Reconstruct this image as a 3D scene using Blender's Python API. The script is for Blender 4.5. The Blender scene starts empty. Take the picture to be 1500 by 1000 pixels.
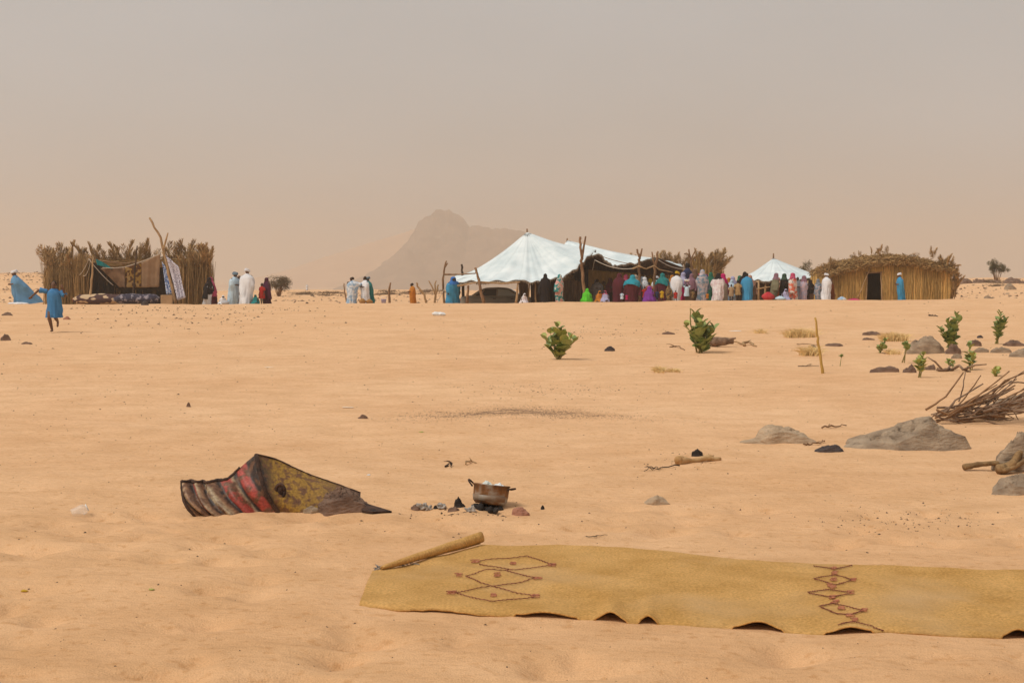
import bpy, math, random
import numpy as np
from mathutils import Vector, Matrix, noise as mnoise
R = math.radians
sc = bpy.context.scene
col = sc.collection

# ------------------------------------------------------------------ camera
F, CX, HY, CAMH = 2083.0, 750.0, 396.0, 1.6        # photo pixels (1500 wide), horizon row, eye height
cam = bpy.data.cameras.new('camera')
cam.sensor_width = 36.0; cam.lens = F * 36.0 / 1500.0
cam.clip_start = 0.1; cam.clip_end = 20000
camo = bpy.data.objects.new('camera', cam); col.objects.link(camo)
PITCH = math.atan((500.0 - HY) / F)
camo.location = (0, 0, CAMH); camo.rotation_euler = (R(90) - PITCH, 0, 0)
sc.camera = camo

# ------------------------------------------------------------------ dusty overcast daylight
SUN_EL, SUN_AZ = R(55), R(-120)      # azimuth clockwise from +Y: behind the camera, to its left
w = bpy.data.worlds.new('World'); sc.world = w; w.use_nodes = True
nt = w.node_tree; nt.nodes.clear()
sky = nt.nodes.new('ShaderNodeTexSky'); sky.sky_type = 'NISHITA'; sky.sun_disc = False
sky.sun_elevation = SUN_EL; sky.sun_rotation = SUN_AZ
sky.air_density = 1.0; sky.dust_density = 6.0; sky.ozone_density = 1.0
tc = nt.nodes.new('ShaderNodeTexCoord')
mp = nt.nodes.new('ShaderNodeMapping'); mp.inputs['Scale'].default_value = (1.0, 1.0, 2.6)
ns = nt.nodes.new('ShaderNodeTexNoise'); ns.inputs['Scale'].default_value = 2.2; ns.inputs['Detail'].default_value = 3
rp = nt.nodes.new('ShaderNodeValToRGB')
rp.color_ramp.elements[0].position = 0.3; rp.color_ramp.elements[0].color = (2.98, 2.92, 2.80, 1)
rp.color_ramp.elements[1].position = 0.75; rp.color_ramp.elements[1].color = (3.62, 3.57, 3.50, 1)
mx = nt.nodes.new('ShaderNodeMix'); mx.data_type = 'RGBA'; mx.inputs[0].default_value = 0.9
bg = nt.nodes.new('ShaderNodeBackground'); bg.inputs['Strength'].default_value = 0.10
wo = nt.nodes.new('ShaderNodeOutputWorld')
L = nt.links.new
L(tc.outputs['Generated'], mp.inputs['Vector']); L(mp.outputs[0], ns.inputs['Vector']); L(ns.outputs['Fac'], rp.inputs[0])
L(sky.outputs[0], mx.inputs[6]); L(rp.outputs[0], mx.inputs[7]); L(mx.outputs[2], bg.inputs[0]); L(bg.outputs[0], wo.inputs[0])

sun = bpy.data.lights.new('sun', 'SUN'); sun.energy = 1.5; sun.angle = R(22); sun.color = (1.0, 0.93, 0.82)
suno = bpy.data.objects.new('sun', sun); col.objects.link(suno)
sd = Vector((math.sin(SUN_AZ) * math.cos(SUN_EL), math.cos(SUN_AZ) * math.cos(SUN_EL), math.sin(SUN_EL)))
suno.rotation_euler = sd.to_track_quat('Z', 'Y').to_euler(); suno.location = (0, 0, 60)

vs = sc.view_settings
vs.view_transform = 'Standard'; vs.look = 'None'; vs.gamma = 1; vs.exposure = 0.60; vs.use_curve_mapping = False
sc.render.engine = 'CYCLES'
cy = sc.cycles
cy.use_denoising = True; cy.volume_bounces = 2; cy.max_bounces = 8; cy.diffuse_bounces = 3; cy.transparent_max_bounces = 12

# ------------------------------------------------------------------ helpers
rnd = random.Random(7)
_T = {}
def vnoise(x, y, seed=0):
    if seed not in _T: _T[seed] = np.random.RandomState(seed + 11).rand(256, 256)
    T = _T[seed]
    x = np.asarray(x, float); y = np.asarray(y, float)
    xi = np.floor(x).astype(int); yi = np.floor(y).astype(int)
    fx = x - xi; fy = y - yi
    fx = fx * fx * (3 - 2 * fx); fy = fy * fy * (3 - 2 * fy)
    a = T[xi % 256, yi % 256]; b = T[(xi + 1) % 256, yi % 256]; c = T[xi % 256, (yi + 1) % 256]; d = T[(xi + 1) % 256, (yi + 1) % 256]
    return ((a * (1 - fx) + b * fx) * (1 - fy) + (c * (1 - fx) + d * fx) * fy) * 2 - 1
def fbm(x, y, seed=0, octs=4):
    s, a = 0, 1
    for k in range(octs): s = s + a * vnoise(np.asarray(x) * 2 ** k, np.asarray(y) * 2 ** k, seed + k); a *= .5
    return s
def sst(a, b, x):
    t = np.clip((np.asarray(x, float) - a) / (b - a), 0, 1); return t * t * (3 - 2 * t)

_rs = np.random.RandomState(5)
DIMPLES = [(_rs.uniform(-3, 3.2), _rs.uniform(5.2, 9.5), _rs.uniform(.07, .18), _rs.uniform(.06, .13), _rs.uniform(.02, .055)) for _ in range(230)]
DIMPLES = [d for d in DIMPLES if not (d[0] > -1.05 and 6.63 - .17 * (d[0] + .72) - .22 < d[1] < 8.35 - .2 * (d[0] + .2) + .2)]      # none under the mat
CREST0, CREST1, DROP = .03, .0045, .24
def height(X, Y):
    X = np.asarray(X, float); Y = np.asarray(Y, float)
    z = 0.013 * fbm(X / .55, Y / .45, 1, 3) + .022 * vnoise(X / 2.2, Y / 1.6, 5) + .045 * vnoise(X / 11, Y / 9, 6) * sst(12, 34, Y)
    if X.ndim:
        m = (Y > 4.5) & (Y < 10.2) & (np.abs(X) < 3.8)
        xs, ys = X[m], Y[m]; dz = np.zeros_like(xs)
        for (a, b, rx, ry, d) in DIMPLES: dz -= d * np.exp(-((xs - a) / rx) ** 2 - ((ys - b) / ry) ** 2)
        z = z.copy(); z[m] += dz
    z = z + (CREST0 + X * CREST1 + .03 * vnoise(X / 3.0, 3.3, 8)) * sst(35, 71, Y)     # gentle rise to the crest
    z = z - (DROP + .002 * X) * sst(71, 74.5, Y)                              # and the drop behind it
    z = z - .50 * sst(74, 76, Y) * (1 - sst(84, 92, Y)) * sst(-7.5, -5, X) * (1 - sst(.5, 2.5, X))
    left = sst(-.29, -.335, X / np.maximum(Y, 1))
    z = z + left * 1.55 * sst(74, 112, Y) * (1 + .06 * vnoise(X / 9, Y / 9, 4))
    right = sst(22, 34, X)
    z = z + right * .42 * sst(78, 120, Y) + (.18 + right * .25) * fbm(X / 14, Y / 9, 12, 3) * sst(78, 105, Y)
    z = z - (1 - left) * (1 - right) * .75 * sst(85, 165, Y)
    z = z - 26 * sst(178, 480, np.hypot(X * .6, Y)) - left * 1.2 * sst(150, 300, Y)
    z = z + 1.2 * fbm(X / 120, Y / 120, 20, 2) * sst(350, 700, Y)
    return z
_TL = {}
def _vn(x, y, seed):
    T = _TL.get(seed)
    if T is None: vnoise(0., 0., seed); T = _TL[seed] = _T[seed].tolist()
    xi = math.floor(x); yi = math.floor(y); fx = x - xi; fy = y - yi; fx = fx * fx * (3 - 2 * fx); fy = fy * fy * (3 - 2 * fy)
    a0 = T[xi % 256]; a1 = T[(xi + 1) % 256]; y0 = yi % 256; y1 = (yi + 1) % 256
    return ((a0[y0] * (1 - fx) + a1[y0] * fx) * (1 - fy) + (a0[y1] * (1 - fx) + a1[y1] * fx) * fy) * 2 - 1
def _ss(a, b, x):
    t = (x - a) / (b - a); t = 0. if t < 0 else (1. if t > 1 else t); return t * t * (3 - 2 * t)
def hz(X, Y):
    if Y > 78: return float(height(X, Y))
    z = .022 * _vn(X / 2.2, Y / 1.6, 5); a = .013; x, y = X / .55, Y / .45
    for k in range(3): z += a * _vn(x * 2 ** k, y * 2 ** k, 1 + k); a *= .5
    if Y > 12: z += .045 * _vn(X / 11, Y / 9, 6) * _ss(12, 34, Y)
    if 4.5 < Y < 10.2 and abs(X) < 3.8:
        for (a, b, rx, ry, d) in DIMPLES:
            e = ((X - a) / rx) ** 2 + ((Y - b) / ry) ** 2
            if e < 9: z -= d * math.exp(-e)
    if Y > 35: z += (CREST0 + X * CREST1 + .03 * _vn(X / 3.0, 3.3, 8)) * _ss(35, 71, Y)
    if Y > 71: z -= (DROP + .002 * X) * _ss(71, 74.5, Y)
    if Y > 74: z -= .50 * _ss(74, 76, Y) * _ss(-7.5, -5, X) * (1 - _ss(.5, 2.5, X))
    if Y > 74: z += _ss(-.29, -.335, X / Y) * 1.55 * _ss(74, 112, Y) * (1 + .06 * _vn(X / 9, Y / 9, 4))
    return z
_cp, _sp = math.cos(PITCH), math.sin(PITCH)
def W(px, py, Y):                                                                     # a photo pixel at a known distance
    b = (500.0 - py) / F; k = Y / (_cp + b * _sp); return Vector(((px - CX) / F * k, Y, CAMH + (b * _cp - _sp) * k))
def G(px, py):                                                                        # a photo pixel on the ground
    lo, Y = 3.0, 3.0
    while Y < 400:
        p = W(px, py, Y)
        if p.z <= hz(p.x, p.y): break
        lo = Y; Y *= 1.02
    hi = Y
    for _ in range(24):
        m = (lo + hi) / 2; p = W(px, py, m)
        if p.z <= hz(p.x, p.y): hi = m
        else: lo = m
    p = W(px, py, hi); p.z = hz(p.x, p.y); return p
def GY(px, Y):
    x = (px - CX) / F * Y; return Vector((x, Y, hz(x, Y)))

class MB:
    def __init__(s): s.v = []; s.f = []; s.t = []; s.tint = 1.0
    def add(s, vs, fs):
        o = len(s.v); s.v += [tuple(v) for v in vs]; s.f += [tuple(i + o for i in f) for f in fs]; s.t += [s.tint] * len(vs); return s
    def box(s, c, d, rz=0, taper=1.0):
        x, y, z = d[0] / 2, d[1] / 2, d[2] / 2; m = Matrix.Rotation(rz, 3, 'Z'); vs = []
        for dz, k in ((-z, 1), (z, taper)):
            for a, b in ((-x, -y), (x, -y), (x, y), (-x, y)): vs.append(Vector(c) + m @ Vector((a * k, b * k, dz)))
        return s.add(vs, [(3, 2, 1, 0), (4, 5, 6, 7), (0, 1, 5, 4), (1, 2, 6, 5), (2, 3, 7, 6), (3, 0, 4, 7)])
    def loft(s, rings, closed=True, cap0=True, cap1=True):
        n = len(rings[0]); vs = [p for r in rings for p in r]; fs = []
        for i in range(len(rings) - 1):
            for j in range(n if closed else n - 1):
                k = (j + 1) % n; fs.append((i * n + j, i * n + k, (i + 1) * n + k, (i + 1) * n + j))
        if cap0: fs.append(tuple(range(n - 1, -1, -1)))
        if cap1: fs.append(tuple((len(rings) - 1) * n + j for j in range(n)))
        return s.add(vs, fs)
    def tube(s, pts, rad, n=6, wob=0.0):
        pts = [Vector(p) for p in pts]; rings = []
        if not hasattr(rad, '__len__'): rad = [rad] * len(pts)
        ref = None
        for i, p in enumerate(pts):
            d = (pts[min(i + 1, len(pts) - 1)] - pts[max(i - 1, 0)])
            d = d.normalized() if d.length > 1e-9 else Vector((0, 0, 1))
            if ref is None: ref = d.orthogonal().normalized()
            a = (ref - d * ref.dot(d)); a = a.normalized() if a.length > 1e-6 else d.orthogonal().normalized(); ref = a
            b = d.cross(a); r = rad[i]
            rings.append([p + (a * math.cos(t) + b * math.sin(t)) * r * (1 + wob * rnd.uniform(-1, 1)) for t in [2 * math.pi * k / n for k in range(n)]])
        return s.loft(rings)
    def ell(s, c, r, nu=12, nv=8, rot=None):
        rings = []; c = Vector(c)
        for i in range(nv + 1):
            ph = -math.pi / 2 + math.pi * min(max(i / nv, .02), .98)
            ring = []
            for j in range(nu):
                p = Vector((math.cos(ph) * math.cos(2 * math.pi * j / nu) * r[0], math.cos(ph) * math.sin(2 * math.pi * j / nu) * r[1], math.sin(ph) * r[2]))
                ring.append(c + (rot @ p if rot else p))
            rings.append(ring)
        return s.loft(rings)
    def capsule(s, p, q, r1, r2, n=12):
        p, q = Vector(p), Vector(q); d = (q - p); L_ = d.length; d = d / L_ if L_ > 1e-6 else Vector((0, 0, 1))
        a = d.orthogonal().normalized(); b = d.cross(a); rings = []
        for c, r, angs in ((p, r1, (-80, -45, 0)), (q, r2, (0, 45, 80))):
            for an in angs:
                cc = c + d * r * math.sin(R(an)); rr = r * math.cos(R(an))
                rings.append([cc + (a * math.cos(2 * math.pi * k / n) + b * math.sin(2 * math.pi * k / n)) * rr for k in range(n)])
        return s.loft(rings)
    def mesh(s, name, smooth=True):
        m = bpy.data.meshes.new(name); m.from_pydata(s.v, [], s.f)
        at = m.attributes.new('tint', 'FLOAT', 'POINT'); at.data.foreach_set('value', s.t)
        m.polygons.foreach_set('use_smooth', [smooth] * len(m.polygons)); m.update(); return m
    def build(s, name, mat, parent=None, smooth=True):
        return link(name, s.mesh(name, smooth), mat, parent)
def link(name, me, mat=None, parent=None):
    o = bpy.data.objects.new(name, me); col.objects.link(o)
    if mat is not None and me is not None and not me.materials: me.materials.append(mat)
    if parent is not None: o.parent = parent
    return o
def tag(o, label, cat, group=None, kind=None):
    if label: o['label'] = label
    if cat: o['category'] = cat
    if group: o['group'] = group
    if kind: o['kind'] = kind
    return o
def thing(name, label, cat, loc=(0, 0, 0), rz=0, group=None):
    o = bpy.data.objects.new(name, None); col.objects.link(o); o.location = loc; o.rotation_euler = (0, 0, rz)
    o.empty_display_size = .2
    return tag(o, label, cat, group)
def rel(root, p): return Vector(p) - root.location           # for unrotated roots
def solid(o, t, off=0.0):
    m = o.modifiers.new('thickness', 'SOLIDIFY'); m.thickness = t; m.offset = off; return o

def srgb(r, g, b):
    f = lambda c: (c / 255 / 12.92) if c / 255 <= .04045 else ((c / 255 + .055) / 1.055) ** 2.4
    return (f(r), f(g), f(b))
_M = {}
def mat(name, c1, c2=None, scale=6.0, stretch=(1, 1, 1), rough=.9, bump=0.0, bscale=None, tint=False, lo=.35, hi=.65, c3=None, metal=0.0, detail=4, trans=0.0, alpha=1.0, vor=False, spec=.3):
    if name in _M: return _M[name]
    m = bpy.data.materials.new(name); m.use_nodes = True; nt = m.node_tree; n = nt.nodes; b = n['Principled BSDF']; L = nt.links.new
    b.inputs['Roughness'].default_value = rough; b.inputs['Metallic'].default_value = metal
    b.inputs['Specular IOR Level'].default_value = spec
    tc = n.new('ShaderNodeTexCoord'); mp = n.new('ShaderNodeMapping'); mp.inputs['Scale'].default_value = stretch
    L(tc.outputs['Object'], mp.inputs['Vector'])
    out = None
    if c2 is not None:
        t = n.new('ShaderNodeTexVoronoi' if vor else 'ShaderNodeTexNoise'); t.inputs['Scale'].default_value = scale
        if not vor: t.inputs['Detail'].default_value = detail
        L(mp.outputs[0], t.inputs['Vector'])
        r = n.new('ShaderNodeValToRGB'); e = r.color_ramp.elements
        e[0].position = lo; e[0].color = (*c1, 1); e[1].position = hi; e[1].color = (*c2, 1)
        if c3 is not None: x = e.new((lo + hi) / 2 + .0); x.color = (*c3, 1)
        if vor:
            sp = n.new('ShaderNodeSeparateColor'); L(t.outputs['Color'], sp.inputs[0]); L(sp.outputs[0], r.inputs[0])
            r.color_ramp.interpolation = 'CONSTANT'; e[0].position = 0
        else: L(t.outputs['Fac'], r.inputs[0])
        out = r.outputs[0]
    else:
        b.inputs['Base Color'].default_value = (*c1, 1)
    if tint:
        at = n.new('ShaderNodeAttribute'); at.attribute_name = 'tint'
        vm = n.new('ShaderNodeVectorMath'); vm.operation = 'SCALE'
        if out is None: vm.inputs[0].default_value = c1
        else: L(out, vm.inputs[0])
        L(at.outputs['Fac'], vm.inputs['Scale']); out = vm.outputs[0]
    if out is not None: L(out, b.inputs['Base Color'])
    if bump:
        t2 = n.new('ShaderNodeTexNoise'); t2.inputs['Scale'].default_value = bscale or scale * 4; t2.inputs['Detail'].default_value = 5
        L(mp.outputs[0], t2.inputs['Vector'])
        bp = n.new('ShaderNodeBump'); bp.inputs['Strength'].default_value = bump; bp.inputs['Distance'].default_value = .02
        L(t2.outputs['Fac'], bp.inputs['Height']); L(bp.outputs[0], b.inputs['Normal'])
    b.inputs['Transmission Weight'].default_value = trans; b.inputs['Alpha'].default_value = alpha
    _M[name] = m; return m

# ------------------------------------------------------------------ ground sheet
SAND1, SAND2 = (.73, .455, .262), (.80, .53, .325)
def sand_material():
    m = bpy.data.materials.new('sand'); m.use_nodes = True; nt = m.node_tree; n = nt.nodes; b = n['Principled BSDF']; L = nt.links.new
    b.inputs['Roughness'].default_value = 1; b.inputs['Specular IOR Level'].default_value = .1
    tc = n.new('ShaderNodeTexCoord')
    def noise(scale, detail, st=(1, 1, 1)):
        mp = n.new('ShaderNodeMapping'); mp.inputs['Scale'].default_value = st; L(tc.outputs['Object'], mp.inputs[0])
        t = n.new('ShaderNodeTexNoise'); t.inputs['Scale'].default_value = scale; t.inputs['Detail'].default_value = detail
        L(mp.outputs[0], t.inputs['Vector']); return t.outputs['Fac']
    def ramp(f, a, b_, p0=.3, p1=.7):
        r = n.new('ShaderNodeValToRGB'); e = r.color_ramp.elements; e[0].position = p0; e[1].position = p1; e[0].color = (*a, 1); e[1].color = (*b_, 1); L(f, r.inputs[0]); return r.outputs[0]
    def mul(a, b_):
        x = n.new('ShaderNodeMix'); x.data_type = 'RGBA'; x.blend_type = 'MULTIPLY'; x.inputs[0].default_value = 1; L(a, x.inputs[6]); L(b_, x.inputs[7]); return x.outputs[2]
    base = ramp(noise(.35, 8), SAND1, SAND2)
    streak = ramp(noise(2.3, 9, (.8, 1.2, 1)), (.90, .86, .80), (1.05, 1.04, 1.03))
    grain = ramp(noise(150, 3), (.87, .85, .82), (1.08, 1.08, 1.07))
    grit = ramp(noise(17, 6), (.86, .80, .72), (1, 1, 1), .30, .44)
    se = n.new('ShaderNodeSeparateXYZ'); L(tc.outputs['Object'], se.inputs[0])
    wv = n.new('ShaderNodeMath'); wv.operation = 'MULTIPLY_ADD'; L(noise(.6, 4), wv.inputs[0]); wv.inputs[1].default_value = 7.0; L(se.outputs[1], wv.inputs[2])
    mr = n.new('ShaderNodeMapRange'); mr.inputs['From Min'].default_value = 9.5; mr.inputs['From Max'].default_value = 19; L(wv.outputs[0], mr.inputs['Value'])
    near_tint = ramp(mr.outputs[0], (.90, .87, .81), (1, 1, 1), 0, 1)          # sand colour darker and warmer towards the camera, noise-broken edge
    L(mul(mul(mul(mul(base, streak), grain), grit), near_tint), b.inputs['Base Color'])
    ad = n.new('ShaderNodeMath'); ad.operation = 'MULTIPLY_ADD'; L(noise(9, 6, (1, 1.8, 1)), ad.inputs[0]); ad.inputs[1].default_value = 3.5; L(noise(120, 3), ad.inputs[2])
    bp = n.new('ShaderNodeBump'); bp.inputs['Strength'].default_value = .55; bp.inputs['Distance'].default_value = .014; L(ad.outputs[0], bp.inputs['Height']); L(bp.outputs[0], b.inputs['Normal'])
    return m
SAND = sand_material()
th = np.concatenate([np.linspace(-180, -50, 40)[:-1], np.linspace(-50, -24, 40)[:-1], np.linspace(-24, 24, 560), np.linspace(24, 50, 40)[1:], np.linspace(50, 180, 40)[1:-1]])
rho = np.concatenate([np.geomspace(.3, 5, 36)[:-1], 1 / np.linspace(1 / 5, 1 / 62, 400)[:-1], np.linspace(62, 82, 60)[:-1], np.linspace(82, 190, 120)[:-1], np.geomspace(190, 7000, 70)])
TH, RH = np.meshgrid(np.radians(th), rho)
RR = RH / np.cos(np.clip(TH, -R(50), R(50)))
GX, GYY = RR * np.sin(TH), RR * np.cos(TH)
GZ = height(GX, GYY)
nr, nc = GX.shape
gv = np.stack([GX.ravel(), GYY.ravel(), GZ.ravel()], 1)
ii, jj = np.meshgrid(np.arange(nr - 1), np.arange(nc), indexing='ij'); j2 = (jj + 1) % nc
gf = np.stack([ii * nc + jj, ii * nc + j2, (ii + 1) * nc + j2, (ii + 1) * nc + jj], -1).reshape(-1, 4)[:, ::-1]
def np_mesh(name, v, f):
    me = bpy.data.meshes.new(name); me.vertices.add(len(v)); me.vertices.foreach_set('co', v.astype(np.float32).ravel())
    k = f.shape[1]; me.loops.add(f.size); me.loops.foreach_set('vertex_index', f.astype(np.int32).ravel())
    me.polygons.add(len(f)); me.polygons.foreach_set('loop_start', np.arange(0, f.size, k, dtype=np.int32))
    me.update(calc_edges=True); me.validate(); me.polygons.foreach_set('use_smooth', np.ones(len(me.polygons), bool)); return me
v0 = np.array([[0, 0, float(height(0, 0))]])
gm = np_mesh('ground', gv, gf)
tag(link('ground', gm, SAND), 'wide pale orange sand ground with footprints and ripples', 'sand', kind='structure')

# ------------------------------------------------------------------ far mountain, dune and hill in the dust
def relief(name, prof, Y0, half, m, label, rough, seed, power=1.0):
    px = np.array([p[0] for p in prof], float); top = np.array([p[1] for p in prof], float)
    us = np.linspace(px[0], px[-1], 220); vs_ = np.linspace(-1, 1, 90)
    U, V = np.meshgrid(us, vs_)
    X = (U - CX) / F * Y0; Y = Y0 + V * half
    ridge = CAMH - (np.interp(U, px, top) + rough * 3.2 * fbm(U / 14, U * 0 + 1.5, seed + 40, 4) * np.clip((425 - np.interp(U, px, top)) / 40, 0, 1) - HY) / F * Y0
    g = -28.0
    sh = np.clip(1 - np.abs(V) ** power, 0, 1)
    Z = g - 2 + (ridge - g + 2) * np.clip(sh + rough * .10 * fbm(X / 40, Y / 40, seed, 5) * (1 - sh) * sh * 4, 0, 1.0)
    Z += rough * 2.0 * fbm(X / 22, Y / 22, seed + 9, 4) * np.clip(sh * 2, 0, 1) * (np.abs(V) < .98)
    X = X + rough * 2.5 * fbm(X / 60, Y / 60, seed + 3, 3)
    nr, nc = X.shape
    ii, jj = np.meshgrid(np.arange(nr - 1), np.arange(nc - 1), indexing='ij')
    f = np.stack([ii * nc + jj, ii * nc + jj + 1, (ii + 1) * nc + jj + 1, (ii + 1) * nc + jj], -1).reshape(-1, 4)
    o = link(name, np_mesh(name, np.stack([X.ravel(), Y.ravel(), Z.ravel()], 1), f), m)
    return tag(o, label, 'mountain', kind='structure')
ROCKY = mat('mountain_rock', (.10, .06, .042), (.20, .125, .085), scale=.03, bump=.0)
DUNE = mat('dune_sand', (.55, .30, .16), (.62, .36, .2), scale=.02)
relief('mountain', [(470, 432), (500, 424), (545, 398), (575, 373), (598, 350), (607, 332), (613, 319), (628, 315), (638, 306), (657, 305), (664, 311), (676, 319), (688, 331), (720, 334), (752, 336), (775, 343), (815, 355), (860, 374), (920, 400), (1000, 432)], 2300, 430, ROCKY, 'flat-topped rocky mountain faint in the dust', 1.0, 31, .9)
relief('dune', [(300, 430), (360, 412), (420, 396), (480, 376), (540, 356), (585, 343), (612, 334), (650, 350), (720, 395), (780, 432)], 2850, 420, DUNE, 'pale sand dune banked against the mountain', .25, 51, 1.3)
relief('hill', [(405, 432), (425, 418), (445, 396), (455, 388), (462, 386), (472, 392), (490, 412), (515, 432)], 3300, 260, ROCKY, 'small pointed hill almost lost in dust', .8, 61, 1.0)

# ------------------------------------------------------------------ materials
STRAW = mat('straw', (.27, .16, .062), (.44, .275, .115), scale=9, stretch=(3, 3, .4), tint=True)
STRAWY = mat('yellow_straw', (.46, .285, .090), (.70, .455, .165), scale=7, stretch=(4, 4, .35), tint=True)
FROND = mat('dry_palm', (.32, .20, .09), (.56, .37, .18), scale=5, tint=True)
WOOD = mat('pole_wood', (.16, .085, .042), (.31, .18, .095), scale=9, stretch=(1, 1, .3), bump=.4)
WOODL = mat('pale_wood', (.30, .185, .09), (.45, .29, .15), scale=9, stretch=(1, 1, .3), bump=.4)
WOODD = mat('dark_wood', (.03, .02, .014), (.08, .05, .032), scale=9, stretch=(1, 1, .3))
DRIFT = mat('driftwood', (.14, .085, .055), (.30, .20, .135), scale=14, stretch=(1, 1, 1), bump=.5)
ROPE = mat('rope', (.50, .42, .34), (.62, .55, .46), scale=30)
CANVAS = mat('tent_canvas', (.56, .65, .68), (.74, .81, .83), scale=1.1, bump=.5, bscale=3, detail=8)
SEAM = mat('canvas_seam', (.50, .57, .59), (.60, .66, .68), scale=3)
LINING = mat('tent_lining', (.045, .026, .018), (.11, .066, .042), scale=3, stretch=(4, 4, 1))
BROWNMAT = mat('brown_hanging', (.06, .035, .022), (.15, .09, .05), scale=4, stretch=(4, 4, .5))
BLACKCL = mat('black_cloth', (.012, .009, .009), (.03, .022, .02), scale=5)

# ------------------------------------------------------------------ stalk walls and palm fronds
def stalks(mb, path, hfun, n, rad=(.010, .020), spread=.10, skip=None, tilt=.06, z0=-.05, top_flare=0.0):
    path = [Vector((p[0], p[1])) for p in path]; seg = [(path[i + 1] - path[i]).length for i in range(len(path) - 1)]; tot = sum(seg)
    for k in range(n):
        d = rnd.random() * tot; i = 0; dd = d
        while i < len(seg) - 1 and dd > seg[i]: dd -= seg[i]; i += 1
        p = path[i].lerp(path[i + 1], dd / seg[i]); nrm = (path[i + 1] - path[i]).normalized(); nrm = Vector((-nrm.y, nrm.x))
        if skip and skip(d / tot): continue
        off = rnd.gauss(0, spread); x = p.x + nrm.x * off; y = p.y + nrm.y * off
        h = hfun(d / tot) * rnd.uniform(.70, 1.10) * (1 + .10 * math.sin(d * 3.1) * math.sin(d * 1.27 + 2)); zb = hz(x, y) + z0
        tx, ty = rnd.gauss(0, tilt) * h, rnd.gauss(0, tilt) * h
        r = rnd.uniform(*rad); mb.tint = rnd.uniform(.55, 1.3) * (1 + .22 * math.sin(d * 2.3 + 1) * math.sin(d * 5.1))
        bx, by = rnd.gauss(0, .03), rnd.gauss(0, .03)
        mb.tube([(x, y, zb), (x + tx * .5 + bx, y + ty * .5 + by, zb + h * .55), (x + tx * (1 + top_flare), y + ty, zb + h)], [r, r * .9, r * .4], 3)
def frond_mesh(seed, Lf=1.0, fold=.5, droop=.25):
    q = random.Random(seed); mb = MB(); pts = []
    for i in range(9):
        t = i / 8; pts.append(Vector((droop * t * t, q.gauss(0, .012), t * Lf)))
    mb.tint = .9; mb.tube(pts, [.018 - .013 * i / 8 for i in range(9)], 4)
    for i in range(30):
        t = .18 + .80 * i / 29; k = min(int(t * 8), 7); p = pts[k].lerp(pts[k + 1], t * 8 - k)
        for s in (-1, 1):
            ll = (.34 * math.sin(math.pi * (.25 + .7 * t)) + .06) * q.uniform(.65, 1.15)
            d = Vector((q.gauss(.08, .15), s * q.uniform(.25, fold), q.uniform(.7, 1.0))).normalized()
            e = p + d * ll + Vector((q.gauss(0, .03), 0, -.10 * ll * q.random()))
            wd = Vector((1, q.gauss(0, .5), 0)).normalized() * q.uniform(.014, .028)
            mid = p.lerp(e, .45) + Vector((0, s * .015, 0))
            mb.tint = q.uniform(.6, 1.35)
            mb.add([p - wd * .5, p + wd * .5, mid + wd, mid - wd, e], [(0, 1, 2, 3), (3, 2, 4)])
    m = mb.mesh('palm_frond', False); m.materials.append(FROND); return m
FRONDS = [frond_mesh(k, 1.0, .45 + .14 * k, .1 + .08 * k) for k in range(5)]
def put_frond(parent, p, length, tilt, az, k=None):
    o = bpy.data.objects.new('palm_frond', FRONDS[rnd.randrange(5) if k is None else k]); col.objects.link(o); o.parent = parent
    o.location = Vector(p) - parent.location
    o.rotation_euler = (Matrix.Rotation(az, 3, 'Z') @ Matrix.Rotation(tilt, 3, 'Y') @ Matrix.Rotation(rnd.uniform(0, 6.3), 3, 'Z')).to_euler()
    o.scale = (length, length, length); return o
def pole(parent, pts, r, m, name='pole', fork=None, n=8):
    mb = MB(); pts = [Vector(p) for p in pts]; fine = []
    for i in range(len(pts) - 1):
        for k in range(4): fine.append(pts[i].lerp(pts[i + 1], k / 4) + Vector((rnd.gauss(0, .25 * r), rnd.gauss(0, .25 * r), 0)))
    fine.append(pts[-1])
    rr = [r * (1.1 - .45 * i / (len(fine) - 1)) * rnd.uniform(.9, 1.1) for i in range(len(fine))]
    mb.tube([p - parent.location for p in fine], rr, n, .06)
    for fk in (fork or []):
        f = [Vector(p) - parent.location for p in fk]; g = []
        for i in range(len(f) - 1):
            for k in range(3): g.append(f[i].lerp(f[i + 1], k / 3))
        g.append(f[-1]); mb.tube(g, [r * (.8 - .35 * i / (len(g) - 1)) for i in range(len(g))], n, .06)
    return mb.build(name, m, parent)
def rope(parent, a, b, sag, r=.012, m=None, name='rope'):
    a, b = Vector(a) - parent.location, Vector(b) - parent.location; mb = MB()
    mb.tube([a.lerp(b, t / 14) - Vector((0, 0, sag * 4 * (t / 14) * (1 - t / 14))) for t in range(15)], r, 5); return mb.build(name, m or ROPE, parent)
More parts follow.
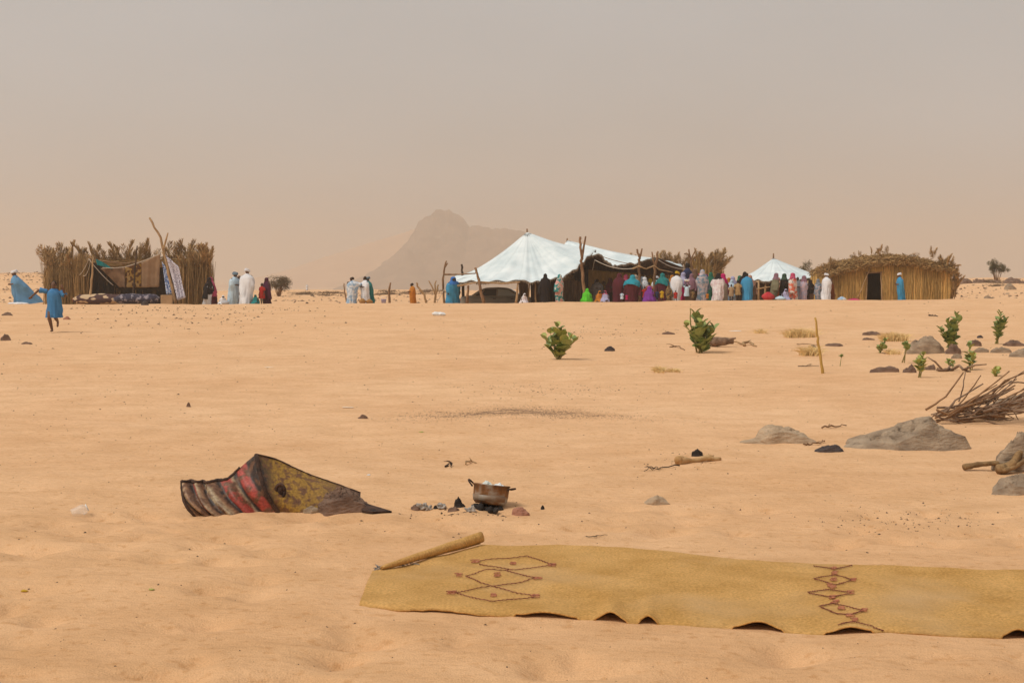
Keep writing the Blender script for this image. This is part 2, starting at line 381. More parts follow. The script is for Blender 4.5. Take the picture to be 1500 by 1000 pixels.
def sheet(name, c, m, parent=None, nu=24, nv=16, sag=0.0, ripple=.03, freq=5, bell=0.0, thick=.012, seed=1):
    # cloth hung between four world corners: top-left, top-right, bottom-right, bottom-left
    tl, tr, br, bl = [Vector(p) for p in c]; base = parent.location if parent else Vector((0, 0, 0)); mb = MB(); vs = []; fs = []
    nrm = (tr - tl).cross(bl - tl).normalized()
    for j in range(nv + 1):
        v = j / nv
        for i in range(nu + 1):
            u = i / nu; p = tl.lerp(tr, u).lerp(bl.lerp(br, u), v)
            p = p - Vector((0, 0, sag * 4 * u * (1 - u) * (1 - .3 * v)))
            p = p + nrm * (ripple * (.3 + v) * math.sin(freq * u * 6.283 + 1.7 * v + seed) + .5 * ripple * math.sin(freq * 2.3 * u * 6.283 + seed * 2 + v) + bell * math.sin(math.pi * v) * math.sin(math.pi * u))
            vs.append(p - base)
    for j in range(nv):
        for i in range(nu): a = j * (nu + 1) + i; fs.append((a, a + 1, a + nu + 2, a + nu + 1))
    mb.add(vs, fs); return solid(mb.build(name, m, parent), thick)

# ------------------------------------------------------------------ left straw shelter
SY = 75.0
sh = thing('straw_shelter', 'open-fronted palm straw shelter with sagging brown awning and tall leaning pole', 'shelter', GY(188, SY))
def X_(px, Y): return (px - CX) / F * Y
pathL = [(X_(76, 77.5), 77.5), (X_(75, 74.6), 74.6), (X_(128, 74.2), 74.2)]
pathB = [(X_(76, 77.6), 77.6), (X_(300, 77.6), 77.6)]
pathR = [(X_(262, 74.8), 74.8), (X_(302, 74.9), 74.9), (X_(303, 78), 78)]
mb = MB()
stalks(mb, pathL, lambda t: 2.15 + .2 * math.sin(t * 9), 1500, spread=.12, tilt=.05)
stalks(mb, pathB, lambda t: 2.35 + .2 * math.sin(t * 13), 2600, spread=.12, tilt=.05)
stalks(mb, pathR, lambda t: 2.25 + .25 * math.sin(t * 8), 1300, spread=.12, tilt=.045)
mb.v = [tuple(Vector(v) - sh.location) for v in mb.v]
tag(mb.build('wall', STRAW, sh, False), None, None, kind='stuff')
def fronds_along(parent, path, zf, n, length=(.7, 1.15), tilt=.35):
    P = [Vector((p[0], p[1], 0)) for p in path]; seg = [(P[i + 1] - P[i]).length for i in range(len(P) - 1)]; tot = sum(seg)
    for k in range(n):
        d = (k + rnd.random()) / n * tot; i = 0
        while i < len(seg) - 1 and d > seg[i]: d -= seg[i]; i += 1
        p = P[i].lerp(P[i + 1], d / seg[i]); p.y += rnd.gauss(0, .1); p.z = hz(p.x, p.y) + zf * rnd.uniform(.9, 1.06)
        put_frond(parent, p, rnd.uniform(*length), abs(rnd.gauss(0, tilt)), rnd.uniform(0, 6.28))
fronds_along(sh, pathL, 1.8, 26, (.7, 1.25), .4); fronds_along(sh, pathB, 2.0, 56, (.8, 1.5), .4); fronds_along(sh, pathR, 1.85, 28, (.8, 1.4), .4)
# thatch roof strip behind the awning
mb = MB()
for k in range(700):
    x = X_(rnd.uniform(125, 268), 76.5); y = rnd.uniform(75.6, 78); z = 1.92 + rnd.gauss(0, .05) + .12 * (y - 75.6) - .05
    a = rnd.gauss(0, .5); l = rnd.uniform(.4, .9); mb.tint = rnd.uniform(.6, 1.3)
    mb.tube([(x - math.cos(a) * l - sh.location.x, y - math.sin(a) * l - sh.location.y, z - sh.location.z), (x + math.cos(a) * l - sh.location.x, y + math.sin(a) * l - sh.location.y, z + rnd.gauss(0, .08) - sh.location.z)], .016, 3)
tag(mb.build('roof_thatch', STRAW, sh, False), None, None, kind='stuff')
g = lambda px, Y: GY(px, Y)
pole(sh, [g(132, 72.4), W(134, 410, 72.5), W(137, 376, 72.6)], .065, WOODL)
pole(sh, [g(194, 72.2), W(197, 405, 72.3), W(201, 360, 72.5)], .05, WOODD)
pole(sh, [g(258, 72.4), W(249, 410, 72.5), W(240, 372, 72.7), W(235, 348, 72.8), W(219, 319, 72.9)], .075, WOODL, fork=[[W(239, 366, 72.7), W(243, 352, 72.75), W(246, 341, 72.8)]])
pole(sh, [W(128, 379, 74.3), W(180, 386, 74.2), W(238, 380, 73.6)], .035, WOOD, 'cross_pole')
AWN = mat('awning', (.13, .075, .045), (.26, .165, .10), scale=2.2, stretch=(1, 1, 1), lo=.4, hi=.6)
AWNB = mat('beige_awning', (.30, .20, .125), (.38, .26, .165), scale=3)
AWNF = mat('floral_awning', (.33, .20, .05), (.10, .045, .02), scale=7, c3=(.36, .24, .10), vor=True, hi=.66)
sheet('awning_dark_panel', [W(147, 393, 73.4), W(183, 392, 73.1), W(184, 421, 73.3), W(174, 420, 73.6)], AWN, sh, ripple=.02, freq=1.5)
sheet('awning_floral_panel', [W(183, 391, 73.1), W(207, 385, 73.0), W(207, 421, 73.3), W(184, 421, 73.3)], AWNF, sh, ripple=.015, freq=1.2)
sheet('awning_beige_panel', [W(207, 385, 73.0), W(235, 371, 72.9), W(233, 420, 73.3), W(207, 421, 73.3)], AWNB, sh, ripple=.02, freq=1.6)
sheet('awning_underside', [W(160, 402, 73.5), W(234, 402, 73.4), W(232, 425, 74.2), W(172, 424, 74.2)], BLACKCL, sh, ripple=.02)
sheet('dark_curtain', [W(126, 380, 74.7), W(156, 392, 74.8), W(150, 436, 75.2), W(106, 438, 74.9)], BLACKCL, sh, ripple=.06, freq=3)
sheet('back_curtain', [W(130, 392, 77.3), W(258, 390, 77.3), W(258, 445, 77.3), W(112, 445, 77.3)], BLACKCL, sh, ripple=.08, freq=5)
rope(sh, W(130, 379, 72.8), W(166, 418, 73.2), .08, .018); rope(sh, W(130, 379, 72.8), W(116, 403, 74.0), .12, .016); rope(sh, W(133, 381, 72.8), W(122, 404, 73.8), .25, .016)
rope(sh, W(150, 392, 73.2), W(183, 391, 73.0), .03, .016); rope(sh, W(183, 391, 73.0), W(235, 371, 72.8), .05, .018)
TEAL = mat('teal_cloth', (.0, .14, .15), (.01, .22, .22), scale=4)
tag(sheet('draped_cloth', [W(140, 379, 73.5), W(151, 384, 73.4), W(165, 394, 73.2), W(142, 388, 73.5)], TEAL, None, ripple=.03), 'small teal cloth thrown over the shelter ropes', 'cloth')
LEO = mat('white_spotted', (.62, .60, .68), (.09, .08, .12), scale=16, lo=.55, hi=.62, detail=2)
BLUEP = mat('blue_spotted', (.56, .62, .74), (.06, .16, .42), scale=10, lo=.48, hi=.56, detail=2)
tag(sheet('hanging_shawl', [W(242, 373, 72.5), W(262, 391, 72.3), W(272, 436, 72.1), W(260, 440, 72.3)], LEO, None, ripple=.07, freq=2.5, bell=.15), 'white dark-spotted shawl blowing from the leaning pole', 'cloth')
tag(sheet('hanging_shawl', [W(237, 383, 73.2), W(242, 390, 73.1), W(253, 430, 72.9), W(244, 432, 73.1)], BLUEP, None, ripple=.04, freq=2), 'blue and white print cloth hanging beside the awning', 'cloth')
def rolled(name, label, p0, p1, r, m, endm, seed, flat=.72):
    a, b = Vector(p0), Vector(p1); t = thing(name, label, 'carpet', (a + b) / 2); mb = MB(); rings = []; q = random.Random(seed)
    d = (b - a).normalized(); s = Vector((-d.y, d.x, 0)); n = 20
    for i in range(17):
        u = i / 16; k = min(1, .35 + 5 * min(u, 1 - u)) * (1 + .05 * math.sin(u * 14 + seed)); c = a.lerp(b, u) - t.location
        rings.append([c + s * math.cos(x) * r * k * 1.15 + Vector((0, 0, 1)) * (r * flat * (1 + math.sin(x) * k * (1 + .05 * math.sin(3 * x + u * 7)))) for x in [2 * math.pi * j / n for j in range(n)]])
    mb.loft(rings); mb.build('carpet_roll', m, t)
    mb = MB(); e = a - t.location - d * .01
    for q_ in range(4):
        rr = r * (.33 - .07 * q_)
        mb.tube([e + s * math.cos(x) * rr + Vector((0, 0, r * flat + math.sin(x) * rr * flat)) for x in [2 * math.pi * j / 16 for j in range(17)]], .012, 5)
    mb.build('roll_end', endm, t); return t
CARP1 = mat('striped_carpet', (.07, .035, .035), (.52, .38, .24), scale=2.4, stretch=(1.0, .7, 2.4), lo=.5, hi=.56, c3=(.12, .06, .05), detail=1)
CARP2 = mat('navy_carpet', (.035, .032, .055), (.26, .23, .26), scale=6, lo=.52, hi=.60, detail=3)
REDC = mat('red_cloth', (.42, .02, .035), (.52, .06, .06), scale=4)
NAVY = mat('navy_cloth', (.025, .045, .13), (.05, .085, .2), scale=4)
rolled('rolled_carpet', 'thick carpet roll with cream stripes and red end under the shelter awning', g(108, 72.6), g(190, 72.5), .40, CARP1, REDC, 1)
rolled('rolled_carpet', 'navy grey-patterned carpet roll lying beside the beige box', g(168, 71.9), g(236, 71.8), .37, CARP2, NAVY, 3)
mb = MB(); mb.box((0, 0, .24), (.56, .42, .48)); bxo = mb.build('carton', mat('carton', (.34, .22, .12), (.42, .28, .16), scale=3), None, False)
bxo.location = g(244.5, 71.8); bxo.rotation_euler.z = .1
bv = bxo.modifiers.new('b', 'BEVEL'); bv.width = .012
mb = MB(); mb.box((0, .213, .483), (.5, .2, .006)); mb.box((0, -.1, .483), (.5, .2, .006)); mb.build('flap', mat('carton_flap', (.30, .19, .10)), bxo, False)
tag(bxo, 'plain beige carton at the foot of the leaning pole', 'box')

# ------------------------------------------------------------------ right straw hut
HYD = 74.5
hut = thing('straw_hut', 'yellow straw hut with dark doorway and shaggy thatched roof', 'hut', GY(1305, HYD))
hx0, hx1 = X_(1214, HYD), X_(1392, HYD); hyb = HYD + 4.2
pathF = [(hx0, HYD + .5), (hx0 + .35, HYD + .05), (hx0 + .8, HYD - .05), (hx1 - .15, HYD - .05)]
pathS = [(hx1 - .15, HYD - .05), (hx1 + .05, HYD + .4), (hx1 + .05, hyb), (hx0, hyb), (hx0, HYD + .5)]
dx0, dx1 = X_(1269, HYD), X_(1291, HYD)
mb = MB(); hl = hut.location
def hut_h(x):
    return float(np.interp(x, [hx0, X_(1240, HYD), X_(1280, HYD), X_(1340, HYD), hx1], [1.60, 1.82, 2.06, 1.98, 1.80]))
class _S: pass
def front(n, rad, yoff):
    for k in range(n):
        x = rnd.uniform(hx0, hx1)
        bend = .05 * math.sin((x - hx0) * 3)
        door = dx0 - .02 < x < dx1 + .02
        y = HYD + yoff + rnd.gauss(0, .03) + .5 * max(0, 1 - (x - hx0) / .6) ** 2
        zb = hz(x, y) - .06; h = (hut_h(x) + .08) * rnd.uniform(.9, 1.02); mb.tint = rnd.uniform(.5, 1.25) * (1 + .25 * math.sin(x * 2.3) * math.sin(x * 6.1 + 1))
        tx = rnd.gauss(0, .07)
        r = rnd.uniform(*rad); lo_ = rnd.choice((0, 0, .35, .6)) * h
        if door: lo_ = 1.78 + rnd.uniform(-.06, .02); h = max(h, 2.0)
        xt = x + tx
        if door or dx0 - .02 < xt < dx1 + .02: xt = x
        mb.tube([(x - hl.x, y - hl.y, zb - hl.z + lo_), ((x + xt) / 2 - hl.x, y - .01 - hl.y, zb - hl.z + (lo_ + h) / 2), (xt - hl.x, y - hl.y, zb - hl.z + h)], [r, r, r * .6], 3)
front(4200, (.008, .016), 0)
m2 = MB(); stalks(m2, pathS, lambda t: 1.72, 1800, (.014, .026), .05, tilt=.02)
o0 = len(mb.v); mb.v += [tuple(Vector(v) - hl) for v in m2.v]; mb.f += [tuple(i + o0 for i in f) for f in m2.f]; mb.t += m2.t
tag(mb.build('wall', STRAWY, hut, False), None, None, kind='stuff')
for (a, b, zz) in ((hx0 + .1, dx0, .55), (hx0 + .1, dx0, 1.25), (dx1, hx1, .62), (dx1, hx1, 1.3)):
    pole(hut, [(a, HYD + .02, hl.z + zz), ((a + b) / 2, HYD + .03, hl.z + zz + .03), (b, HYD + .02, hl.z + zz)], .02, WOODL, 'binding_rod')
# dark reed backing inside the front wall, door jambs, lintel
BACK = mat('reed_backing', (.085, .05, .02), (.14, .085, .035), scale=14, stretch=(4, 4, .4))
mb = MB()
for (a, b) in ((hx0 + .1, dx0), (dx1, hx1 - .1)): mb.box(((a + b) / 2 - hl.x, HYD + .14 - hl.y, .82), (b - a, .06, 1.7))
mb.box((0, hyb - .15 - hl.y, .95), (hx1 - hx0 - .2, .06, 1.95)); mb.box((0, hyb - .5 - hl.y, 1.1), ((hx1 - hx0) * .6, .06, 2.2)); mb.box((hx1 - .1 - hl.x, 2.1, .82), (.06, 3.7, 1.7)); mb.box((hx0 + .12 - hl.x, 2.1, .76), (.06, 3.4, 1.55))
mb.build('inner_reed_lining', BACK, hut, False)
pole(hut, [(dx0 - .02, HYD - .04, hl.z - .05), (dx0 - .01, HYD - .04, hl.z + 1.0), (dx0 + .01, HYD - .02, hl.z + 1.9)], .04, WOODL, 'door_post')
pole(hut, [(dx1 + .04, HYD - .04, hl.z - .05), (dx1 - .02, HYD - .04, hl.z + 1.0), (dx1 - .06, HYD - .02, hl.z + 1.9)], .045, WOODL, 'door_post')
pole(hut, [(dx0 - .06, HYD - .05, hl.z + 1.66), (dx1 + .06, HYD - .05, hl.z + 1.70)], .035, WOOD, 'lintel')
pole(hut, [W(1256, 437, HYD - .25), W(1275, 392, HYD - .1)], .03, WOODL, 'leaning_stick')
mb = MB()
def roof_z(x, y):
    u = (x - hx0) / (hx1 - hx0); v = (y - HYD) / (hyb - HYD)
    return hl.z + float(np.interp(u, [-.1, 0, .15, .35, .55, .75, .92, 1.08], [1.56, 1.74, 2.04, 2.32, 2.42, 2.28, 2.06, 1.80])) - .10 + .18 * math.sin(math.pi * min(max(v, 0), 1)) - .25 * max(0, -v) * 4
mb2 = MB(); nu, nv = 30, 16; vs_ = []; fs_ = []
for j in range(nv + 1):
    for i in range(nu + 1):
        x = hx0 - .12 + (hx1 - hx0 + .3) * i / nu; y = HYD - .12 + (hyb - HYD + .3) * j / nv; vs_.append(Vector((x, y, roof_z(x, y) - .06)) - hl)
for j in range(nv):
    for i in range(nu): a = j * (nu + 1) + i; fs_.append((a, a + 1, a + nu + 2, a + nu + 1))
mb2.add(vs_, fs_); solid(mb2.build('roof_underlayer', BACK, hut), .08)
for k in range(700):
    x = rnd.uniform(hx0 - .1, hx1 + .1); y = HYD - .17 + rnd.gauss(0, .04); z = roof_z(x, y) + .1; l = rnd.uniform(.10, .34); mb.tint = rnd.uniform(.55, 1.3)
    mb.tube([(x - hl.x, y + .1 - hl.y, z - hl.z), (x + rnd.gauss(0, .08) - hl.x, y - .05 - hl.y, z - l * .5 - hl.z), (x + rnd.gauss(0, .14) - hl.x, y - .07 - hl.y, z - l - hl.z)], rnd.uniform(.010, .02), 3)
for k in range(4200):
    x = rnd.uniform(hx0 - .15, hx1 + .15); y = HYD - .16 + abs(rnd.gauss(0, 1.3)) if rnd.random() < .8 else rnd.uniform(HYD, hyb)
    if y > hyb: continue
    l = rnd.uniform(.14, .42); a = rnd.gauss(0, .75); z = roof_z(x, y) + rnd.uniform(-.05, .10)
    sl = (roof_z(x + .1, y) - roof_z(x - .1, y)) / .2
    mb.tint = rnd.uniform(.55, 1.35); ca, sa = math.cos(a), math.sin(a)
    dz = sl * ca * l + rnd.gauss(0, .09)
    mb.tube([(x - ca * l - hl.x, y - sa * l - hl.y, z - dz - hl.z), (x - hl.x, y - hl.y, z + .03 - hl.z), (x + ca * l - hl.x, y + sa * l - hl.y, z + dz - hl.z)], rnd.uniform(.010, .022), 3)
tag(mb.build('roof_thatch', STRAW, hut, False), None, None, kind='stuff')
for (px, py, n, ln, sp) in ((1217, 396, 9, .75, .55), (1212, 400, 6, .6, .7), (1257, 379, 3, .45, .3), (1276, 377, 2, .5, .5), (1289, 375, 3, .5, .15), (1296, 374, 2, .5, .1), (1366, 380, 5, .5, .5), (1380, 389, 7, .6, .5), (1388, 396, 9, .7, .5), (1394, 408, 9, .7, .6), (1396, 420, 6, .7, .5)):
    for k in range(n):
        p = W(px + rnd.gauss(0, 2), py + rnd.gauss(0, 2.5), HYD + rnd.uniform(-.05, .6)); put_frond(hut, p, ln * rnd.uniform(.75, 1.15), abs(rnd.gauss(0, sp)), rnd.choice((0, math.pi) if px < 1260 else (0, 0, 0, math.pi)) + rnd.gauss(0, .5))
for k in range(26):
    x = rnd.uniform(hx0, hx1); y = rnd.uniform(HYD - .1, HYD + 1.5); put_frond(hut, (x, y, roof_z(x, y)), rnd.uniform(.5, .9), rnd.uniform(1.15, 1.5), rnd.choice((0, math.pi)) + rnd.gauss(0, .35))
for k in range(14):
    put_frond(hut, GY(rnd.uniform(1393, 1399), HYD + rnd.uniform(0, .8)) + Vector((0, 0, rnd.uniform(0, .7))), rnd.uniform(.8, 1.1), abs(rnd.gauss(0, .12)), rnd.uniform(0, 6.3))

# ------------------------------------------------------------------ straw screen behind the big tent
scr = thing('straw_screen', 'palm straw windbreak wall with ragged fronds behind the large white tent', 'fence', GY(960, 82))
mb = MB()
stalks(mb, [(X_(835, 82), 82), (X_(1056, 82), 82)], lambda t: 1.95 + .15 * math.sin(t * 17) + .25 * t, 2600, (.012, .024), .08, tilt=.03)
stalks(mb, [(X_(1056, 82), 82), (X_(1050, 85), 85)], lambda t: 2.1, 300, (.012, .024), .08, tilt=.03)
mb.v = [tuple(Vector(v) - scr.location) for v in mb.v]
tag(mb.build('wall', STRAWY, scr, False), None, None, kind='stuff')
fronds_along(scr, [(X_(885, 82), 82), (X_(975, 82), 82)], 2.0, 22, (.5, .8), .35)
fronds_along(scr, [(X_(962, 82), 82), (X_(1058, 82), 82)], 1.9, 54, (.7, 1.05), .38)
for k in range(10): put_frond(scr, W(1046 + rnd.gauss(0, 3), 402 + rnd.gauss(0, 4), 81.7), rnd.uniform(1.0, 1.35), rnd.uniform(.2, .75), rnd.gauss(0, .5))
pole(scr, [GY(1014, 81.4), W(1015, 395, 81.4), W(1011, 378, 81.4), W(1009, 365, 81.4)], .06, WOOD, fork=[[W(1012, 380, 81.4), W(1017, 370, 81.4), W(1020, 364, 81.4)], [W(1011, 376, 81.4), W(1006, 371, 81.4), W(1002, 372, 81.4)]])

# ------------------------------------------------------------------ tents
def canopy(name, peak, hem, m, parent, rings=22, sag=1.45, per=10, ripple=.025, under=None, drop=.05):
    peak = Vector(peak) - parent.location; H = [Vector(p) - parent.location for p in hem]; n = len(H); loop = []
    for i in range(n):
        p0, p1, p2, p3 = H[i - 1], H[i], H[(i + 1) % n], H[(i + 2) % n]
        for k in range(per):
            t = k / per
            c = .5 * ((2 * p1) + (p2 - p0) * t * .7 + (2 * p0 * .7 - (3.7 + .0) * p1 + (3.0) * p2 - .7 * p3 + .3 * p1 * 1.0 - .0 * p0 + .0 * p3) * 0 + Vector((0, 0, 0)))
            c = p1.lerp(p2, t)            # straight hem between ties, slightly scalloped
            c.z += .05 * math.sin(math.pi * t)
            loop.append(c)
    mb = MB(); N = len(loop); R_ = []
    for r in range(1, rings + 1):
        s = r / rings; ring = []
        for j, q in enumerate(loop):
            p = peak.lerp(q, s); p.z = q.z + (peak.z - q.z) * (1 - s) ** sag
            p.z += ripple * s * math.sin(j * 2 * math.pi / per + 1) * .9 + ripple * 1.3 * (.25 + .75 * s) * s ** .5 * (math.sin(j * 1.31 + 2) * .7 + math.sin(j * .77 + 3 * s)) + ripple * .9 * math.sin(s * 9 + j * .4) * s
            ring.append(p)
        R_.append(ring)
    mb.add([peak], []); mb.loft(R_, True, False, False)
    for j in range(N): mb.f.append((0, 1 + j, 1 + (j + 1) % N))
    o = solid(mb.build(name, m, parent), .012, -1)
    for j in range(0, N, per):                              # sewn seams running from the peak to the hem
        sm = MB(); sm.tube([R_[k][j] + Vector((0, 0, .012)) for k in range(1, rings)], .007, 4); sm.build('seam', SEAM, o)
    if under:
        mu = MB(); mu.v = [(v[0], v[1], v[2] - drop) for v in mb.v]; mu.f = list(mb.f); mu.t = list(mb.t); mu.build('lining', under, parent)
        fr = MB()                                               # fringed hem band
        ring = R_[-1]
        for j in range(N):
            a, b = ring[j], ring[(j + 1) % N]
            for k in range(5):
                p = a.lerp(b, k / 5); l = rnd.uniform(.08, .16); fr.tube([p + Vector((0, 0, .01)), p + Vector((rnd.gauss(0, .015), rnd.gauss(0, .015), -l))], [.02, .012], 3)
        tag(fr.build('hem_fringe', mat('hem_fringe', (.30, .25, .20), (.13, .09, .06), scale=12), parent), None, None, kind='stuff')
    return o
tent = thing('large_tent', 'large white canvas tent with tall peak, brown lining and forked poles', 'tent', GY(800, 77))
canopy('canopy', W(772, 340, 77), [W(655, 417, 75.2), W(676, 414, 73.4), W(712, 413, 72.6), W(760, 412, 72.2), W(792, 413, 72.2), W(823, 407, 72.4), W(846, 393, 72.8), W(857, 381, 73.5), W(873, 368, 75.5), W(868, 376, 79), W(820, 394, 81.5), W(740, 400, 81.5), W(668, 406, 79)], CANVAS, tent, sag=1.42, ripple=.028, under=LINING)
canopy('second_canopy', W(831, 352, 79), [W(800, 390, 77), W(850, 380, 75.0), W(877, 371, 74.4), W(891, 386, 74.0), W(903, 390, 74.0), W(930, 386, 74.2), W(957, 379, 74.8), W(1000, 391, 77), W(985, 385, 80.5), W(955, 381, 82.5), W(880, 385, 83.5), W(810, 395, 83)], CANVAS, tent, sag=1.3, ripple=.028, under=LINING)
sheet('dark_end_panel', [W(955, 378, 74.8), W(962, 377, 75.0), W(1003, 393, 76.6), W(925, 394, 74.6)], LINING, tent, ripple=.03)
pole(tent, [g(772, 77), W(772, 380, 77), W(772, 335, 77)], .06, WOOD); pole(tent, [g(831, 79), W(831, 380, 79), W(831, 349, 79)], .06, WOOD)
pole(tent, [g(857, 72.0), W(854, 410, 72.0), W(852.5, 390, 72.0), W(852, 375, 72.0), W(850, 358, 72.0), W(850, 347, 72.0)], .085, WOOD, fork=[[W(852.5, 378, 72), W(855, 362, 72), W(858, 346, 72)]])
pole(tent, [g(937, 73.2), W(936, 410, 73.2), W(937, 382, 73.2), W(936, 375, 73.2), W(933, 365, 73.2)], .075, WOOD, fork=[[W(937, 377, 73.2), W(939, 371, 73.2), W(940.5, 364, 73.2)]])
pole(tent, [g(958, 73.6), W(959, 405, 73.6), W(960, 388, 73.6), W(964, 368, 73.6)], .08, WOOD, fork=[[W(960, 390, 73.6), W(957, 382, 73.6), W(955, 369, 73.6)]])
pole(tent, [W(926, 394, 73.1), W(936, 390, 73.1), W(947, 394, 73.2), W(958, 389, 73.4), W(966, 395, 73.5), W(985, 399, 74)], .04, WOODL, 'cross_branch')
pole(tent, [g(652, 75.6), W(649, 410, 75.6), W(651, 393, 75.6), W(654, 382, 75.6)], .06, WOOD, fork=[[W(652, 391, 75.6), W(656, 385, 75.6)]])
pole(tent, [g(679, 78), W(678, 405, 78), W(676, 387, 78)], .08, WOODD)
pole(tent, [g(709, 72.0), W(704, 425, 72.0), W(701, 405, 72.1), W(696, 392, 72.1)], .08, WOOD)
pole(tent, [W(651, 402, 75.6), W(675, 402, 75.4), W(699, 400, 75)], .045, WOOD, 'cross_pole')
pole(tent, [W(655, 420, 75.0), W(676, 418, 73.2), W(700, 413, 72.2)], .05, WOODL, 'cross_branch')
pole(tent, [W(700, 413, 72.2), W(735, 415, 72.1), W(762, 413, 72.0)], .05, WOODL, 'cross_branch')
pole(tent, [g(756, 72.1), W(759, 413, 72.1)], .06, WOODL); pole(tent, [g(684, 73), W(686, 418, 73)], .075, WOOD); pole(tent, [g(785, 72.6), W(784, 412, 72.6)], .05, WOODL); pole(tent, [g(774.5, 73.2), W(775.5, 412, 73.2)], .05, WOODL)
rope(tent, W(872, 381, 74.2), W(934, 392, 73.3), .22, .022); rope(tent, W(883, 376, 74.2), W(935, 388, 73.3), .06, .018, WOOD); rope(tent, W(871, 381, 74.2), W(868, 396, 74.6), .0, .015)
rope(tent, W(965, 381, 74.2), W(1003, 394, 75.5), .12, .022); rope(tent, W(655, 416, 75.2), W(640, 443, 74.6), 0, .015)
for (a, b, Y, m_) in ((760, 772, 73.4, BROWNMAT), (777, 794, 73.6, LINING), (818, 852, 75, BROWNMAT)):
    sheet('hanging_mat', [W(a, 411, Y), W(b, 411, Y), W(b - 1, 444, Y), W(a + 1, 444, Y)], m_, tent, ripple=.05, freq=2.5)
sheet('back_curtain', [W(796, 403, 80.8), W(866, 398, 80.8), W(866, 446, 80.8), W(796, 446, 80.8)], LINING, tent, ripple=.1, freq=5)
sheet('side_curtain', [W(843, 398, 76), W(862, 388, 77), W(863, 446, 77), W(845, 446, 76)], BLACKCL, tent, ripple=.08, freq=3)
BSTRAW = mat('straw_mat', (.36, .23, .10), (.55, .37, .18), scale=8, stretch=(4, 4, .5))
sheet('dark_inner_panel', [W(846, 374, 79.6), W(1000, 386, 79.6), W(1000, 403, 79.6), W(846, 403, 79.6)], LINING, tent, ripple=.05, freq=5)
sheet('inner_straw_wall', [W(860, 395, 78.6), W(932, 400, 78.6), W(932, 446, 78.6), W(860, 446, 78.6)], mat('inner_straw', (.60, .39, .14), (.80, .56, .25), scale=9, stretch=(5, 5, .4), bump=.8), tent, ripple=.06, freq=8)
sheet('straw_mat_wall', [W(822, 404, 76.5), W(848, 402, 76.5), W(848, 446, 76.5), W(822, 446, 76.5)], BSTRAW, tent, ripple=.07, freq=4)

st = thing('small_tent', 'small white pointed tent standing next to the yellow straw hut', 'tent', GY(1140, 81))
canopy('canopy', W(1133, 378, 82), [W(1086, 409, 80.5), W(1100, 412, 78.6), W(1125, 412, 78.2), W(1152, 411, 78.2), W(1178, 410, 78.8), W(1197, 406, 80), W(1205, 404, 83), W(1180, 405, 86), (W(1130, 404, 86.5)), W(1092, 405, 85)], CANVAS, st, sag=1.25, ripple=.025, under=LINING)
pole(st, [GY(1133, 82), W(1133, 400, 82), W(1133, 371, 82)], .06, WOOD)
for px in (1096, 1111, 1121, 1152, 1183, 1195): pole(st, [GY(px, 78.4), W(px + .5, 411, 78.4)], .065, WOODL)
pole(st, [W(1100, 425, 78.2), W(1122, 421, 78.1), W(1128, 420, 78.1)], .04, WOODL, 'rail')
for (a, b, m_) in ((1097, 1110, BROWNMAT), (1112, 1126, LINING), (1126, 1185, BLACKCL)): sheet('hanging_mat', [W(a, 413, 79), W(b, 413, 79), W(b, 446, 79), W(a, 446, 79)], m_, st, ripple=.06, freq=2)
sheet('side_flap', [W(1180, 409, 78.6), W(1206, 405, 79), W(1206, 412, 79.2), W(1183, 417, 78.8)], mat('grey_flap', (.12, .085, .065), (.22, .17, .14), scale=5), st, ripple=.04)

